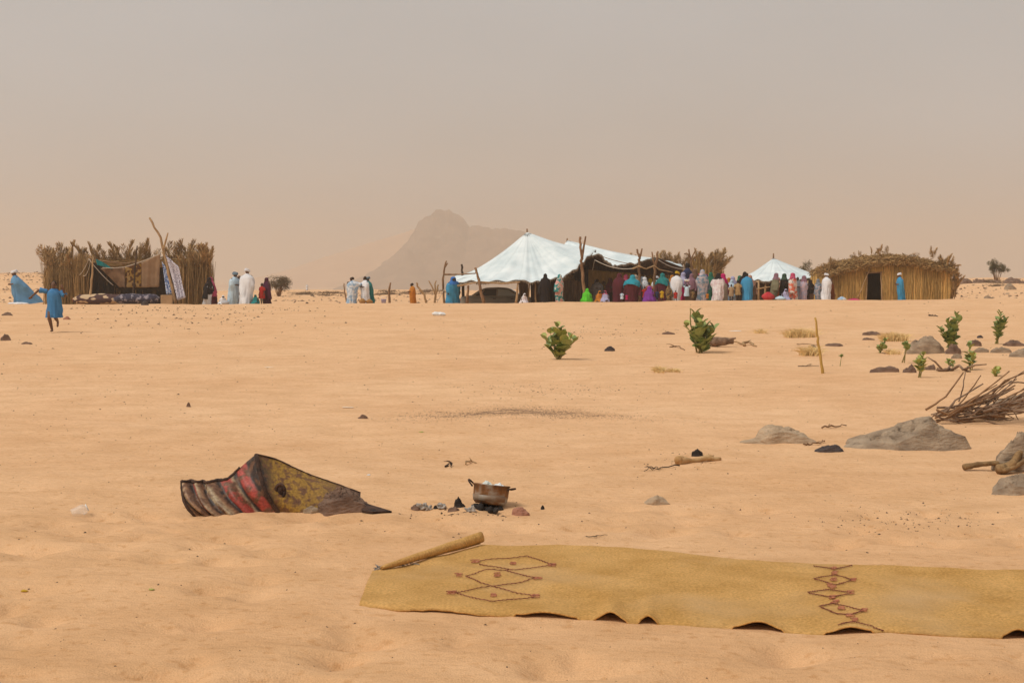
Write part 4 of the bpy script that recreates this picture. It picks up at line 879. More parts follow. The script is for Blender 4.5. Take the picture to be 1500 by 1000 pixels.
# -- between the small tent and the hut
P(1132, 399, 72.2, 'melhfa', 'olive', 'mauve', 'person in olive wrap with mauve headscarf before the small tent', face=R(90))
P(1147, 400, 72.3, 'melhfa', 'black', 'dkgreen', 'person in black wrap with dark green headscarf before the small tent', face=R(100))
P(1162, 399, 72.0, 'melhfa', 'redfloral', 'pink', 'person in white and orange-red printed wrap with pink headscarf', face=R(-110), wide=1.1)
P(1169.5, 405, 73.6, 'dress', 'grey', 'hair', 'bare-headed person in grey behind the orange-red printed wrap', face=R(-30))
P(1176, 403, 72.4, 'melhfa', 'lavfloral', 'mauve', 'person in pale lavender floral wrap before the small tent', face=R(80), wide=1.08)
P(1150, 430, 71.7, 'sitveil', 'lavender', None, 'small child in lavender sitting at the feet of the printed wrap', H=.58, face=R(20))
P(1199, 408, 72.8, 'melhfa', 'greyfloral', 'grey', 'person in grey-blue patterned wrap behind the white turban', face=R(120))
P(1210, 400, 72.0, 'robe', 'white', 'white', 'person in white robe and white turban near the hut corner', face=R(120), skin=1)
P(1218, 406, 72.8, 'melhfa', 'rust', 'brown', 'person in rust and brown wrap beside the hut corner', face=R(-120))
P(1321, 399, 72.6, 'robe', 'bright', 'white', 'person in blue robe and white turban walking past the hut wall', face=R(-80), skin=1, wide=.9)
# the second row of the crowd, seen between the shoulders of the first
for (px, top, Y, st_, c1, c2, lb, fc) in (
    (869, 409, 78.0, 'veil2', 'brown', 'ltgrey', 'person with light grey veil far inside the big tent', 20), (885, 411, 77.4, 'melhfa', 'darkfloral', None, 'person in dark brown floral wrap inside the tent behind the seated children', -30),
    (894, 406, 75.5, 'veil2', 'black', 'maroon', 'person with maroon veil over black left of the broad maroon wrap', 40), (940, 404, 75.0, 'veil2', 'navy', 'paleblue', 'person in pale blue veil over navy behind the fork pole', 150),
    (955, 407, 75.2, 'veil2', 'coral', 'yellow', 'person with yellow veil over coral deep in the crowd', -150), (967, 406, 75.4, 'robe', 'paleblue', 'hair', 'bare-headed person in pale blue behind the teal veil', 100),
    (981, 402, 74.8, 'veil2', 'olive', 'orange', 'person in orange veil over olive behind the white robe', 170), (1003, 404, 75.3, 'veil2', 'rust', 'cream', 'person in cream veil over rust behind the tall navy robe', -160),
    (1024, 400, 74.6, 'veil2', 'black', 'pink', 'person with pink veil over black behind the grey-blue floral wrap', 140), (1035, 401, 74.8, 'veil2', 'violet', 'violet', 'person in violet veil between floral and green wraps', 160),
    (1046, 404, 74.4, 'veil2', 'brown', 'turq', 'person in turquoise veil over brown right of the green wrap', -140), (1065, 406, 74.8, 'veil2', 'navy', 'orange', 'person in orange veil over navy beside the magenta veil', 150),
    (1082, 403, 74.6, 'veil2', 'maroon', 'green', 'person in green veil over maroon behind the child in tan', -120), (1140, 406, 74.8, 'veil2', 'rust', 'peach', 'person in peach veil over rust between olive and black wraps', 60),
    (1154, 408, 74.6, 'veil2', 'grey', 'bluegrey', 'person in slate blue veil over grey behind the printed wrap', -60), (1187, 409, 74.4, 'veil2', 'brown', 'black', 'person in black veil over brown beside the lavender floral wrap', 30)):
    P(px, top, Y, st_, c1, c2, lb, face=R(fc))
for (px, top, c1, lb, H_, fc) in ((911, 427, 'bluewhite', 'toddler in blue and white standing before the turquoise veil', None, 160), (918, 430, 'magenta', 'small toddler in magenta beside the toddler in blue and white', None, -150), (1015, 424, 'darkfloral', 'child in dark print right of the lifted bowl', None, 170), (1036, 428, 'orange', 'toddler in orange before the green wrap', None, 190)):
    P(px, top, 71.5, 'tunic', c1, 'hair', lb, face=R(fc), pose='stand')
# bundles and vessels on the crest
def bundle(px, Y, w_, h_, m, label, name='cloth_bundle', cat='bundle'):
    mb = MB(); q = random.Random(int(px)); rings = []
    for i in range(10):
        t = i / 9; r = math.sin(math.pi * (.12 + .82 * t) if t < 1 else .2) ; ring = []
        for j in range(20):
            a = 2 * math.pi * j / 20; f = 1 + .10 * math.sin(5 * a + q.random() + 6 * t) + .06 * math.sin(9 * a - 4 * t); ring.append(Vector((math.cos(a) * w_ / 2 * r * f, math.sin(a) * w_ * .4 * r * f, -.04 + (h_ + .04) * t)))
        rings.append(ring)
    mb.loft(rings); o = mb.build(name, m); o.location = GY(px, Y); return tag(o, label, cat)
bundle(1125, 71.8, .62, .42, REDC, 'round red cloth bundle in front of the small tent')
bundle(1143, 71.4, .5, .2, cloth('paleblue'), 'low pale blue bundle before the small tent')
bundle(1233, 72.0, .42, .22, cloth('bluewhite'), 'small blue and white bundle near the hut doorway')
bundle(1251, 72.2, .75, .16, cloth('magenta'), 'flat magenta cloth heap before the hut wall')
bundle(531, 71.8, .34, .26, mat('basket', (.28, .14, .04), (.38, .2, .07), scale=20), 'brown bundle at the feet of the white robe')
bundle(541, 71.9, .36, .22, mat('basket', (.28, .14, .04)), 'brown sack at the feet of the teal robe')
bundle(330, 71.7, .40, .22, cloth('ltgrey'), 'pale grey bundle beside the child wrapped in white')
bu = thing('bucket', 'small white and purple bucket standing on the sand crest', 'bucket', GY(562, 72)); mb = MB()
mb.loft([[Vector((math.cos(a) * r, math.sin(a) * r, z)) for a in [2 * math.pi * k / 20 for k in range(20)]] for r, z in ((.10, -.02), (.135, .2), (.145, .22), (.125, .22), (.09, .02))]); mb.build('pail', cloth('lavender'), bu)
mb = MB(); mb.tube([(.14 * math.cos(a), 0, .21 + .13 * math.sin(a)) for a in [math.pi * k / 12 for k in range(13)]], .008, 5); mb.build('handle', cloth('white'), bu)

# ------------------------------------------------------------------ bare posts left of the tent
def post(px, y1, Y, pts, r, m, label, fork=None):
    t = thing('wooden_post', label, 'post', GY(px, Y)); pole(t, [GY(px, Y) - Vector((0, 0, .1))] + [W(a, b, Y) for a, b in pts], r, m, 'trunk', fork); return t
post(571, 0, 76, [(570, 430), (572, 414)], .07, WOOD, 'single upright post standing alone on the sand crest')
post(510, 0, 76.5, [(505, 430), (504, 415)], .04, WOOD, 'thin stake behind the person with outstretched arm')
post(626, 0, 74, [(622, 432), (612, 420), (610, 414)], .06, WOODL, 'bent pale post leaning next to the person in orange')
post(637, 0, 74.5, [(638, 430), (642, 417)], .06, WOODL, 'dry forked trunk between bent post and tent', [[W(638, 432, 74.5), W(633, 420, 74.5), W(628, 411, 74.5)], [W(638, 428, 74.5), W(637, 416, 74.5), W(639, 411, 74.5)]])

# ------------------------------------------------------------------ trees and shrubs
LEAFD = mat('acacia_leaf', (.075, .062, .032), (.16, .12, .07), scale=8, tint=True)
def shrub(name, label, cat, base, h, wd, nst, leafm, trunkh=.15, seed=1, leaves=2600, lsize=.035, flat=.8):
    q = random.Random(seed); t = thing(name, label, cat, base); mb = MB(); tips = []
    for k in range(nst):
        a = q.uniform(0, 6.28); e = Vector((math.cos(a) * wd * .5 * q.uniform(.3, 1), math.sin(a) * wd * .5 * q.uniform(.3, 1), h * q.uniform(.55, .98))); b = Vector((q.gauss(0, .06), q.gauss(0, .06), -.05))
        m_ = b.lerp(e, .5) + Vector((q.gauss(0, .1), q.gauss(0, .1), h * .1 + trunkh)); pts = [b, b.lerp(m_, .5), m_, m_.lerp(e, .5), e]; mb.tube(pts, [.03 * h ** .5, .024 * h ** .5, .018, .012, .006], 5)
        for j in range(5):
            f = pts[2].lerp(e, q.random()) + Vector((q.gauss(0, wd * .13), q.gauss(0, wd * .13), q.gauss(0, h * .1))); mb.tube([pts[2].lerp(e, .3), f], [.010, .004], 4); tips.append(f)
    mb.build('trunk', WOOD, t)
    lf = MB()
    for k in range(leaves):
        c = q.choice(tips); p = c + Vector((q.gauss(0, wd * .07), q.gauss(0, wd * .07), q.gauss(0, h * .06 * flat))); d = Vector((q.gauss(0, 1), q.gauss(0, 1), q.gauss(0, 1))).normalized(); e = d.orthogonal() * lsize * .5; lf.tint = q.uniform(.55, 1.4)
        lf.add([p, p + d * lsize * .5 + e, p + d * lsize, p + d * lsize * .5 - e], [(0, 1, 2, 3)])
    lf.build('crown', leafm, t, False); return t
shrub('thorn_bush', 'grey-brown thorn bush right of the person in dark purple', 'bush', GY(409, 105), 1.55, 1.6, 16, LEAFD, .1, 4, 3600, .05)
GREENB = mat('olive_leaf', (.045, .045, .014), (.13, .10, .035), scale=6, tint=True)
shrub('desert_tree', 'small spindly tree beyond the right end of the straw hut', 'tree', GY(1460, 128), 2.15, 1.35, 7, GREENB, .5, 9, 2600, .07)
shrub('desert_tree', 'little leafy treetop showing behind the small white tent', 'tree', GY(1179, 100), 2.3, 1.2, 6, GREENB, .6, 12, 1500, .06)
sc_ = MB(); q = random.Random(3)
for k in range(60):
    px = q.choice((q.uniform(430, 500), q.uniform(555, 655), q.uniform(1405, 1500), q.uniform(430, 660))); Y = q.uniform(110, 170); b = GY(px, Y)
    for j in range(70):
        d = Vector((q.gauss(0, .6), q.gauss(0, .6), q.uniform(.2, .8))); b2 = b + Vector((q.gauss(0, .35), q.gauss(0, .35), 0)); sc_.tint = q.uniform(.5, 1.3)
        sc_.tube([b2, b2 + d * .35], [.02, .006], 3)
tag(sc_.build('dry_scrub', mat('scrub', (.12, .075, .045), (.22, .15, .09), scale=3, tint=True), None, False), 'low dry scrub on the desert flat behind the crest', 'scrub', kind='stuff')

# ------------------------------------------------------------------ rocks
def rock_mat(name, a, b, sc=5, st=(1, 1, 2.5)): return mat(name, a, b, scale=sc, stretch=st, bump=1.0, bscale=sc * 4, rough=.95, detail=10, lo=.3, hi=.7)
RG = rock_mat('grey_rock', (.20, .145, .10), (.42, .32, .225)); RB = rock_mat('brown_rock', (.11, .068, .05), (.27, .175, .125)); RP = rock_mat('pale_rock', (.34, .245, .16), (.52, .385, .26)); RD = rock_mat('dark_slate', (.045, .036, .036), (.11, .088, .085)); RR_ = rock_mat('reddish_stone', (.30, .13, .085), (.42, .21, .14))
RK = rock_mat('charred_stone', (.012, .010, .010), (.05, .042, .038))
def rock(px0, px1, yt, yb, m, label, prof=None, depth=.7, seed=1, rough=.16, yaw=0, name='rock', cat='rock', exp=.55, Y=None, sink=.12):
    cxp = (px0 + px1) / 2; c = G(cxp, yb) if Y is None else GY(cxp, Y); w_ = (px1 - px0) / F * c.y / 2; h = max((yb - yt) / F * c.y, .01); d = w_ * depth
    h = max(h - CAMH * c.y * (1 / c.y - 1 / (c.y + .6 * d)), h * .6)
    c = Vector((c.x, c.y + d * .7, 0)); c.x = (cxp - CX) / F * c.y; c.z = hz(c.x, c.y)
    nr_, na = (26, 80) if px1 - px0 > 60 else (14, 40); vs_ = []; fs_ = []; prof = prof or [(-1, .55), (-.5, .92), (0, 1), (.5, .88), (1, .55)]
    q = random.Random(seed); ph = [q.uniform(0, 6) for _ in range(4)]
    pu = [p[0] for p in prof]; pv = [p[1] for p in prof]
    so = Vector((seed * 3.1, seed * 1.7, seed)); cuts = []
    for _ in range(9):
        a_ = q.uniform(0, 6.28); el = R(q.uniform(0, 85)); cuts.append((Vector((math.cos(a_) * math.cos(el), math.sin(a_) * math.cos(el), math.sin(el))), q.uniform(.80, 1.02)))
    for i in range(nr_ + 1):
        r = i / nr_
        for j in range(na):
            a = 2 * math.pi * j / na; o_ = 1 + .07 * math.sin(3 * a + ph[0]) + .05 * math.sin(5 * a + ph[1]) + .04 * math.sin(8 * a + ph[2])
            if i == nr_: rr = 1.0
            u, v = r * math.cos(a), r * math.sin(a)
            pr = float(np.interp(u, pu, pv)); pc = Vector((u, v, max(0, 1 - r ** 5.0) ** exp))
            for nn_, dd in cuts:
                e_ = pc.dot(nn_) - dd
                if e_ > 0 and i < nr_: pc = pc - nn_ * e_
            z = h * .94 * pr * pc.z
            if i < nr_: u, v = pc.x, pc.y
            pn = Vector((u * w_, v * d, z)) / (w_ * .5) + so
            nn = mnoise.fractal(pn * 1.6, .9, 2.1, 5); st = mnoise.noise(Vector((pn.x * .6 + pn.z * 1.2, pn.y * .6, pn.z * 5 + pn.x * .8)))
            ck_ = abs(mnoise.noise(Vector((pn.x * .9 + pn.z * .9, pn.y * 1.1 - pn.x * .5, pn.z * 1.6 + 7)))); ck2 = abs(mnoise.noise(pn * 1.9 + Vector((3, 9, 1))))
            z += h * rough * (nn * .9 + .45 * st - .9 * max(0, 1 - ck_ * 9) - .5 * max(0, 1 - ck2 * 8)) * (1 - r ** 4)
            if i == nr_: z = -sink * h - .03
            vs_.append((u * w_ * o_ * (1 + rough * .25 * nn), v * d * o_, z))
    for i in range(nr_):
        for j in range(na): k = (j + 1) % na; fs_.append((i * na + j, i * na + k, (i + 1) * na + k, (i + 1) * na + j) if i else (0 * na, na + k, na + j)[::-1])
    mb = MB(); mb.add(vs_, fs_); o = mb.build(name, m, None, False); o.location = c; o.rotation_euler.z = yaw; return tag(o, label, cat)
rock(1224, 1419, 601, 657, RG, 'large wedge-shaped grey rock with blunt dark right end', [(-1, .02), (-.75, .16), (-.4, .40), (-.1, .56), (.2, .78), (.5, 1), (.58, .98), (.66, .72), (.9, .68), (1, .6)], .5, 3, .17, exp=.34)
rock(1086, 1200, 617, 648, RP, 'low pale rock half buried left of the big wedge rock', [(-1, .0), (-.6, .22), (-.45, .8), (-.2, 1), (.3, .86), (.7, .55), (1, .05)], .6, 5, .12)
rock(1190, 1241, 648, 662, RD, 'small flat dark slate slab before the wedge rock', [(-1, .1), (-.2, .75), (.5, 1), (1, .5)], .6, 8, .18)
rock(1454, 1530, 628, 690, RG, 'rounded grey boulder with driftwood leaning on it', [(-1, .25), (-.6, .7), (0, 1), (1, .8)], .7, 9, .1, exp=.5)
rock(1452, 1540, 692, 724, RG, 'low grey rock with dark underside below the driftwood', [(-1, .2), (-.4, .85), (.3, 1), (1, .7)], .6, 11, .12, exp=.45)
rock(941, 987, 722, 739, RP, 'small pale stone with rounded back half buried in sand', [(-1, .1), (-.4, .7), (0, 1), (.4, .7), (1, .05)], .7, 13, .08)
rock(1328, 1388, 489, 518, RG, 'big humped grey rock left of the tall leafy plant', [(-1, .15), (-.5, .75), (-.1, 1), (.3, .9), (1, .45)], .6, 15, .12)
rock(1384, 1408, 503, 518, RB, 'small brown rock at the root of the tall leafy plant', None, .6, 16)
rock(1275, 1318, 534, 545, RB, 'long low brown rock shaped like a log', [(-1, .4), (-.5, .8), (.5, 1), (1, .7)], .4, 17, .12)
rock(1321, 1344, 530, 546, RB, 'pointed brown rock next to the log-shaped rock', [(-1, .2), (0, .6), (.4, 1), (1, .3)], .6, 18, .15)
rock(1355, 1372, 532, 542, RB, 'small angular brown rock behind the yellowish seedling', [(-1, .4), (.6, 1), (1, .9)], .6, 19, .12)
rock(1264, 1292, 484, 491, RB, 'thin dark sliver of rock near the golden grass tuft', None, .5, 20)
rock(1262, 1283, 494, 498, RB, 'thinner rock sliver just below another dark sliver', None, .5, 21)
rock(1209, 1236, 502, 507, RB, 'flat brown stone right of the upright dry stick', None, .5, 22)
rock(1417, 1440, 496, 507, RB, 'brown rock between two tall leafy plants', None, .6, 23)
rock(1428, 1450, 508, 516, RG, 'flat grey stone below the rock between tall plants', None, .6, 24)
rock(1467, 1505, 497, 507, RB, 'brown rock behind the row of flat stones at right edge', None, .6, 25)
rock(1452, 1484, 507, 517, RG, 'flat grey rock in the row under the right tall plant', None, .6, 26)
rock(1480, 1530, 507, 523, RG, 'larger grey rock at the end of the flat stone row', None, .6, 27)
rock(1432, 1441, 490, 495, RD, 'small round dark stone lying above the plants', None, .8, 28)
rock(1393, 1411, 517, 525, RG, 'small grey stone below the root of the tall plant', None, .6, 29)
rock(1185, 1199, 502, 517, RG, 'grey stone wrapped in dry grass by the upright stick', None, .6, 30)
rock(885, 901, 505, 514, RD, 'lone rounded dark stone right of the small leafy plant', [(-1, .3), (-.3, .9), (.3, 1), (1, .6)], .8, 31, .06)
rock(969, 989, 485, 490, RB, 'flat brown stone left of the large leafy plant', None, .6, 32)
rock(523, 538, 605, 613, RB, 'lone brown stone on bare sand above the rusty drum', [(-1, .3), (0, 1), (1, .5)], .8, 33, .1)
rock(271, 278, 589, 596, RB, 'tiny upright brown stone on bare sand', None, .8, 34)
rock(0, 16, 488, 499, RB, 'brown stone left of the running child', [(-1, .75), (-.3, 1), (.3, .85), (1, .35)], .7, 35)
rock(30, 46, 500, 504, RB, 'flat little stone below the running child', None, .6, 36)
rock(2, 20, 457, 462, RB, 'flat dark stone above the stone near the running child', None, .6, 37)
rock(92, 104, 463, 468, RR_, 'small reddish stone right of the running child', None, .6, 38)
rock(206, 218, 439, 447, RD, 'dark round stone before the navy carpet roll', None, .9, 39)
rock(463, 540, 708, 751, RB, 'rough dark brown rock propped against the rusty drum', [(-1, .35), (-.6, .85), (-.1, 1), (.4, .92), (.8, .72), (1, .5)], .55, 40, .2, exp=.42)
rock(440, 468, 741, 751, RG, 'thin grey stone in the gap between drum and brown rock', None, .6, 41)
rock(472, 500, 742, 752, RB, 'flat stone under the front of the brown rock', None, .5, 42)
rock(748, 777, 740, 755, RR_, 'pale reddish brick-like stone beside the rusty pot', [(-1, .7), (-.6, 1), (.2, .95), (1, .3)], .7, 43, .08)
rock(1014, 1031, 656, 668, RK, 'round black charred lump behind the pale bone', [(-1, .8), (0, 1), (1, .8)], .9, 44, .14)
rock(664, 682, 727, 743, RK, 'black charred stone left of the rusty pot', [(-1, .7), (-.3, 1), (.4, .7), (1, .2)], .7, 45, .18)
rock(600, 617, 738, 747, RB, 'brown stone at the left end of the ash heap', None, .7, 46, .15)
rock(633, 642, 739, 745, RK, 'little charcoal piece between two ash clumps', None, .7, 47, .15)
rock(654, 673, 741, 749, RB, 'flat scorched stone in front of the black charred stone', None, .6, 48, .18)
rock(792, 798, 739, 746, RK, 'small black pointed pebble right of the reddish stone', None, .8, 49)
# outcrops behind the crest at right
for i, (a, b, yt, yb, Y, lb) in enumerate(((1400, 1423, 415, 424, 118, 'dark low outcrop just right of the straw hut'), (1421, 1446, 413, 425, 124, 'dark cone-shaped outcrop on the desert flat'), (1440, 1470, 421, 427, 122, 'flat dark outcrop under the spindly tree'), (1468, 1500, 411, 422, 118, 'broad dark outcrop right of the spindly tree'), (1496, 1530, 413, 421, 118, 'dark outcrop adjoining the broad one at the right'), (1470, 1488, 421, 431, 104, 'grey boulder below the broad dark outcrop'))):
    rock(a, b, yt, yb, RB if i < 5 else RG, lb, None, .7, 60 + i, .2, Y=Y)
rock(1399, 1416, 433, 439, RD, 'dark boulder at the foot of the hut right corner', None, .7, 70, Y=80); rock(1440, 1455, 431, 439, RG, 'grey boulder on the crest beyond the hut', None, .7, 71, Y=84)
rock(446, 453, 438, 443, RB, 'small dark boulder on the crest near the thorn bush', None, .8, 72, Y=76)

# ------------------------------------------------------------------ rusty drum
def drum_mat(name, stops, rust, namt, nsc):
    m = mat(name, (.1, .1, .1), rough=.55, spec=.5); nt = m.node_tree; n = nt.nodes; L = nt.links.new; b = n['Principled BSDF']; tc = n.new('ShaderNodeTexCoord')
    def nz(sc_, det): t = n.new('ShaderNodeTexNoise'); t.inputs['Scale'].default_value = sc_; t.inputs['Detail'].default_value = det; L(tc.outputs['Object'], t.inputs['Vector']); return t.outputs['Fac']
    at = n.new('ShaderNodeAttribute'); at.attribute_name = 'tint'; ma = n.new('ShaderNodeMath'); ma.operation = 'MULTIPLY_ADD'; L(nz(7, 6), ma.inputs[0]); ma.inputs[1].default_value = namt; L(at.outputs['Fac'], ma.inputs[2])
    r = n.new('ShaderNodeValToRGB'); e = r.color_ramp.elements; e[0].position, e[0].color = stops[0][0], (*stops[0][1], 1); e[1].position, e[1].color = stops[-1][0], (*stops[-1][1], 1)
    for p, c in stops[1:-1]: x = e.new(p); x.color = (*c, 1)
    L(ma.outputs[0], r.inputs[0])
    r2 = n.new('ShaderNodeValToRGB'); r2.color_ramp.elements[0].position = .47; r2.color_ramp.elements[1].position = .60; L(nz(nsc, 12), r2.inputs[0])
    x = n.new('ShaderNodeMix'); x.data_type = 'RGBA'; L(r2.outputs[0], x.inputs[0]); L(r.outputs[0], x.inputs[6]); x.inputs[7].default_value = (*rust, 1)
    r3 = n.new('ShaderNodeValToRGB'); r3.color_ramp.elements[0].position = .35; r3.color_ramp.elements[1].position = .7; r3.color_ramp.elements[0].color = (.55, .52, .5, 1); L(nz(60, 6), r3.inputs[0])
    y = n.new('ShaderNodeMix'); y.data_type = 'RGBA'; y.blend_type = 'MULTIPLY'; y.inputs[0].default_value = 1; L(x.outputs[2], y.inputs[6]); L(r3.outputs[0], y.inputs[7]); L(y.outputs[2], b.inputs['Base Color'])
    bp = n.new('ShaderNodeBump'); bp.inputs['Strength'].default_value = .5; bp.inputs['Distance'].default_value = .01; L(nz(45, 8), bp.inputs['Height']); L(bp.outputs[0], b.inputs['Normal']); return m
_dk, _cr, _rd, _or = (.035, .02, .015), (.44, .33, .20), (.46, .07, .05), (.30, .12, .05)
_br = (.34, .17, .085)
RED = drum_mat('drum_red_paint', [(.0, _br), (.016, _dk), (.03, _dk), (.04, _cr), (.075, _br), (.10, _dk), (.122, _dk), (.135, _rd), (.15, _cr), (.18, _br), (.195, _dk), (.215, _dk), (.225, _cr), (.255, _cr), (.27, _br), (.286, _dk), (.303, _dk), (.315, _rd), (.36, _rd), (.372, _cr), (.384, _dk), (.397, _dk), (.41, _rd), (.455, _rd), (.468, _dk), (.5, _dk)], (.17, .078, .038), .035, 16)
YEL = drum_mat('drum_yellow_paint', [(.5, _dk), (.54, (.06, .035, .022)), (.60, (.42, .24, .03)), (.85, (.38, .21, .03)), (1.0, (.12, .06, .03))], (.19, .085, .032), .10, 24)
RUST = mat('dark_rust', (.028, .017, .013), (.085, .045, .03), scale=14, rough=.85, bump=.5)
dr = thing('rusty_drum', 'flattened rusty steel drum with red striped and yellow peeling paint', 'drum', G(390, 749))
def drum_curve(pts, u): xs = [p[0] for p in pts]; return [float(np.interp(u, xs, [p[k] for p in pts])) for k in range(1, len(pts[0]))]
DB = [(0, 299, 754, 0), (.2, 330, 754, 0), (.42, 385, 749, -.03), (.5, 414, 747, -.05), (.72, 460, 749, 0), (1, 528, 748, .06)]
DT = [(0, 266, 705, .12), (.2, 305, 706, .22), (.30, 335, 701, .25), (.42, 362, 676, .22), (.5, 377, 664, .16), (.6, 408, 674, .22), (.8, 455, 696, .24), (1, 528, 722, .22)]
def drum_pt(u, v):
    bx, by, bd = drum_curve(DB, u); tx, ty, td = drum_curve(DT, u); b = G(bx, by); b.z -= .05; b.y += bd; t = W(tx, ty, b.y + td)
    p = b.lerp(t, v); bow = .07 * math.sin(math.pi * v)
    crease = math.exp(-((u - .5) / .05) ** 2)
    p.y -= bow * (1 - .3 * crease) + .05 * crease * v; p.x -= .035 * math.sin(math.pi * v) * (1 - u)
    if u < .5: p.y += .024 * math.sin((u + .10 * (v - .5)) * 2 * math.pi * 11) * min(1, (.5 - u) * 8)
    p.y += .012 * math.sin(v * 7 + u * 15)
    return p - dr.location
def drum_panel(u0, u1, nu, name, m):
    mb = MB(); nv = 18; vs_ = [drum_pt(u0 + (u1 - u0) * i / nu, j / nv) for j in range(nv + 1) for i in range(nu + 1)]; ut = [u0 + (u1 - u0) * i / nu - .017 + (.10 * (j / nv - .5) if u0 == 0 else 0) for j in range(nv + 1) for i in range(nu + 1)]
    mb.add(vs_, [(j * (nu + 1) + i, j * (nu + 1) + i + 1, (j + 1) * (nu + 1) + i + 1, (j + 1) * (nu + 1) + i) for j in range(nv) for i in range(nu)]); mb.t = ut; return solid(mb.build(name, m, dr), .006)
drum_panel(0, .5, 56, 'red_painted_side', RED); drum_panel(.5, 1, 40, 'yellow_painted_side', YEL)
mb = MB(); mb.tube([drum_pt(i / 40 * .38, 1.0) for i in range(41)], .013, 6, .2); mb.tube([drum_pt(0, 1 - j / 14) for j in range(15)], .010, 6, .15); mb.build('rolled_rim', RUST, dr)
mb = MB(); mb.tube([drum_pt(.5, j / 14) + Vector((0, -.006, 0)) for j in range(15)], [.016] * 15, 6, .2); mb.tube([drum_pt(.5 + .5 * i / 30, 1.0) for i in range(31)], .008, 6, .2); mb.build('crease_seam', RUST, dr)
c = drum_pt(.585, .50)
mb = MB(); mb.tube([c + Vector((.03 * math.cos(a), -.02, .045 * math.sin(a))) for a in [2 * math.pi * k / 16 for k in range(17)]], .012, 6); mb.ell(c + Vector((0, -.012, 0)), (.028, .02, .042), 12, 8); mb.build('bung', RUST, dr)
mb = MB(); A = [G(528, 746), G(574, 751), G(545, 753)]; zz = [.05, .008, .012]
mb.add([Vector((p.x, p.y, p.z + z)) for p, z in zip(A, zz)] + [G(530, 751) + Vector((0, 0, .01))], [(0, 1, 2, 3)])
o = solid(mb.build('metal_shard', RUST, None, False), .012); tag(o, 'thin dark metal shard poking from under the brown rock', 'scrap metal')

# ------------------------------------------------------------------ rusty pot, its contents and the ash
pp = G(717, 751); pot = thing('cooking_pot', 'rusty two-handled cooking pot tilted over charcoal', 'pot', pp + Vector((0, .16, .035)))
POTM = mat('pot_rust', (.075, .042, .025), (.34, .30, .25), scale=11, c3=(.22, .10, .035), rough=.7, bump=.3, detail=5); POTG = mat('pot_enamel', (.28, .245, .20), (.20, .12, .07), scale=12, rough=.6)
rim_ = [(.118, .0), (.134, .02), (.140, .06), (.143, .13), (.150, .134), (.150, .139), (.138, .137), (.135, .06), (.128, .022), (.10, .012)]
mb = MB(); mb.loft([[Vector((math.cos(a) * r, math.sin(a) * r, z)) for a in [2 * math.pi * k / 36 for k in range(36)]] for r, z in rim_], True, True, True); pb = mb.build('pot_body', POTM, pot)
mb = MB(); rr2 = []
for r, z in ((.1365, .022), (.1425, .062)): rr2.append([Vector((math.cos(a) * r * 1.006, math.sin(a) * r * 1.006, z)) for a in [R(200 + 140 * k / 20) for k in range(21)]])
mb.loft(rr2, False, False, False); solid(mb.build('bare_metal_band', POTG, pot), .002)
for s in (-1, 1):
    mb = MB(); mb.tube([(s * (.143 + .05 * math.sin(t)), -.055 * math.cos(t), .115 + .03 * math.sin(t) * (1.4 if s < 0 else .4)) for t in [math.pi * k / 12 for k in range(13)]], .007, 6); mb.build('handle', RUST, pot)
pot.rotation_euler = (R(-9), R(4), R(-14)); pot.scale = (.86, .86, .95)
def crumple(name, label, p, r, m, seed, cat='litter', rough=.35):
    mb = MB(); mb.ell((0, 0, r[2] * .6), r, 20, 14); so = Vector((seed * 2.3, seed, 0)); sc1 = 1.6 / max(r)
    mb.v = [tuple(Vector(v) * (1 + rough * mnoise.fractal(Vector(v) * sc1 + so, 1, 2, 3))) for v in mb.v]
    o = mb.build(name, m, None, False); o.location = p; return tag(o, label, cat)
PWH = mat('white_plastic', (.66, .68, .68), (.78, .80, .80), scale=10, rough=.4); PBL = mat('blue_white_wrapper', (.65, .67, .72), (.05, .09, .35), scale=14, lo=.5, hi=.54, detail=1, rough=.4); PGR = mat('green_white_wrapper', (.62, .66, .62), (.05, .25, .06), scale=12, lo=.52, hi=.56, detail=1, rough=.4)
crumple('plastic_wrapper', 'blue and white crumpled wrapper at the left inside the pot', pot.location + Vector((-.065, .0, .095)), (.036, .03, .026), PBL, 1)
crumple('plastic_wrapper', 'green and white crumpled wrapper sticking out of the pot', pot.location + Vector((-.02, .03, .105)), (.034, .03, .028), PGR, 2)
crumple('plastic_bag', 'plain white crumpled bag at the right inside the pot', pot.location + Vector((.06, .02, .098)), (.034, .03, .022), PWH, 3)
ASH = mat('ash', (.28, .25, .22), (.48, .44, .40), scale=30, bump=.5)
for i, (px, py, r, lb) in enumerate(((618, 745, .04, 'grey ash clump next to the brown stone'), (626, 746, .028, 'pale ash clump left of the charcoal piece'), (647, 744, .032, 'white ash clump between charcoal and scorched stone'), (690, 749, .035, 'light ash clump at the foot of the rusty pot'))):
    crumple('ash_clump', lb, G(px, py) + Vector((0, 0, .0)), (r, r * .8, r * .6), ASH, i + 5, 'ash', .8)
ck = thing('charcoal_heap', 'heap of black charcoal lumps under the rusty pot', 'charcoal', pp + Vector((0, .02, 0)))
for k in range(16):
    mb = MB(); r = rnd.uniform(.018, .035); mb.ell((0, 0, 0), (r * 1.3, r, r), 8, 6); sd_ = Vector((k * 3.3, 1, 2)); mb.v = [tuple(Vector(v) * (1 + .5 * mnoise.noise(Vector(v) * 30 + sd_))) for v in mb.v]
    o = mb.build('charcoal_lump', RK, ck, False); o.location = (rnd.gauss(-.02, .05), rnd.uniform(-.03, .14), rnd.uniform(.0, .035)); o.rotation_euler = (rnd.random() * 3, rnd.random() * 3, rnd.random() * 3)

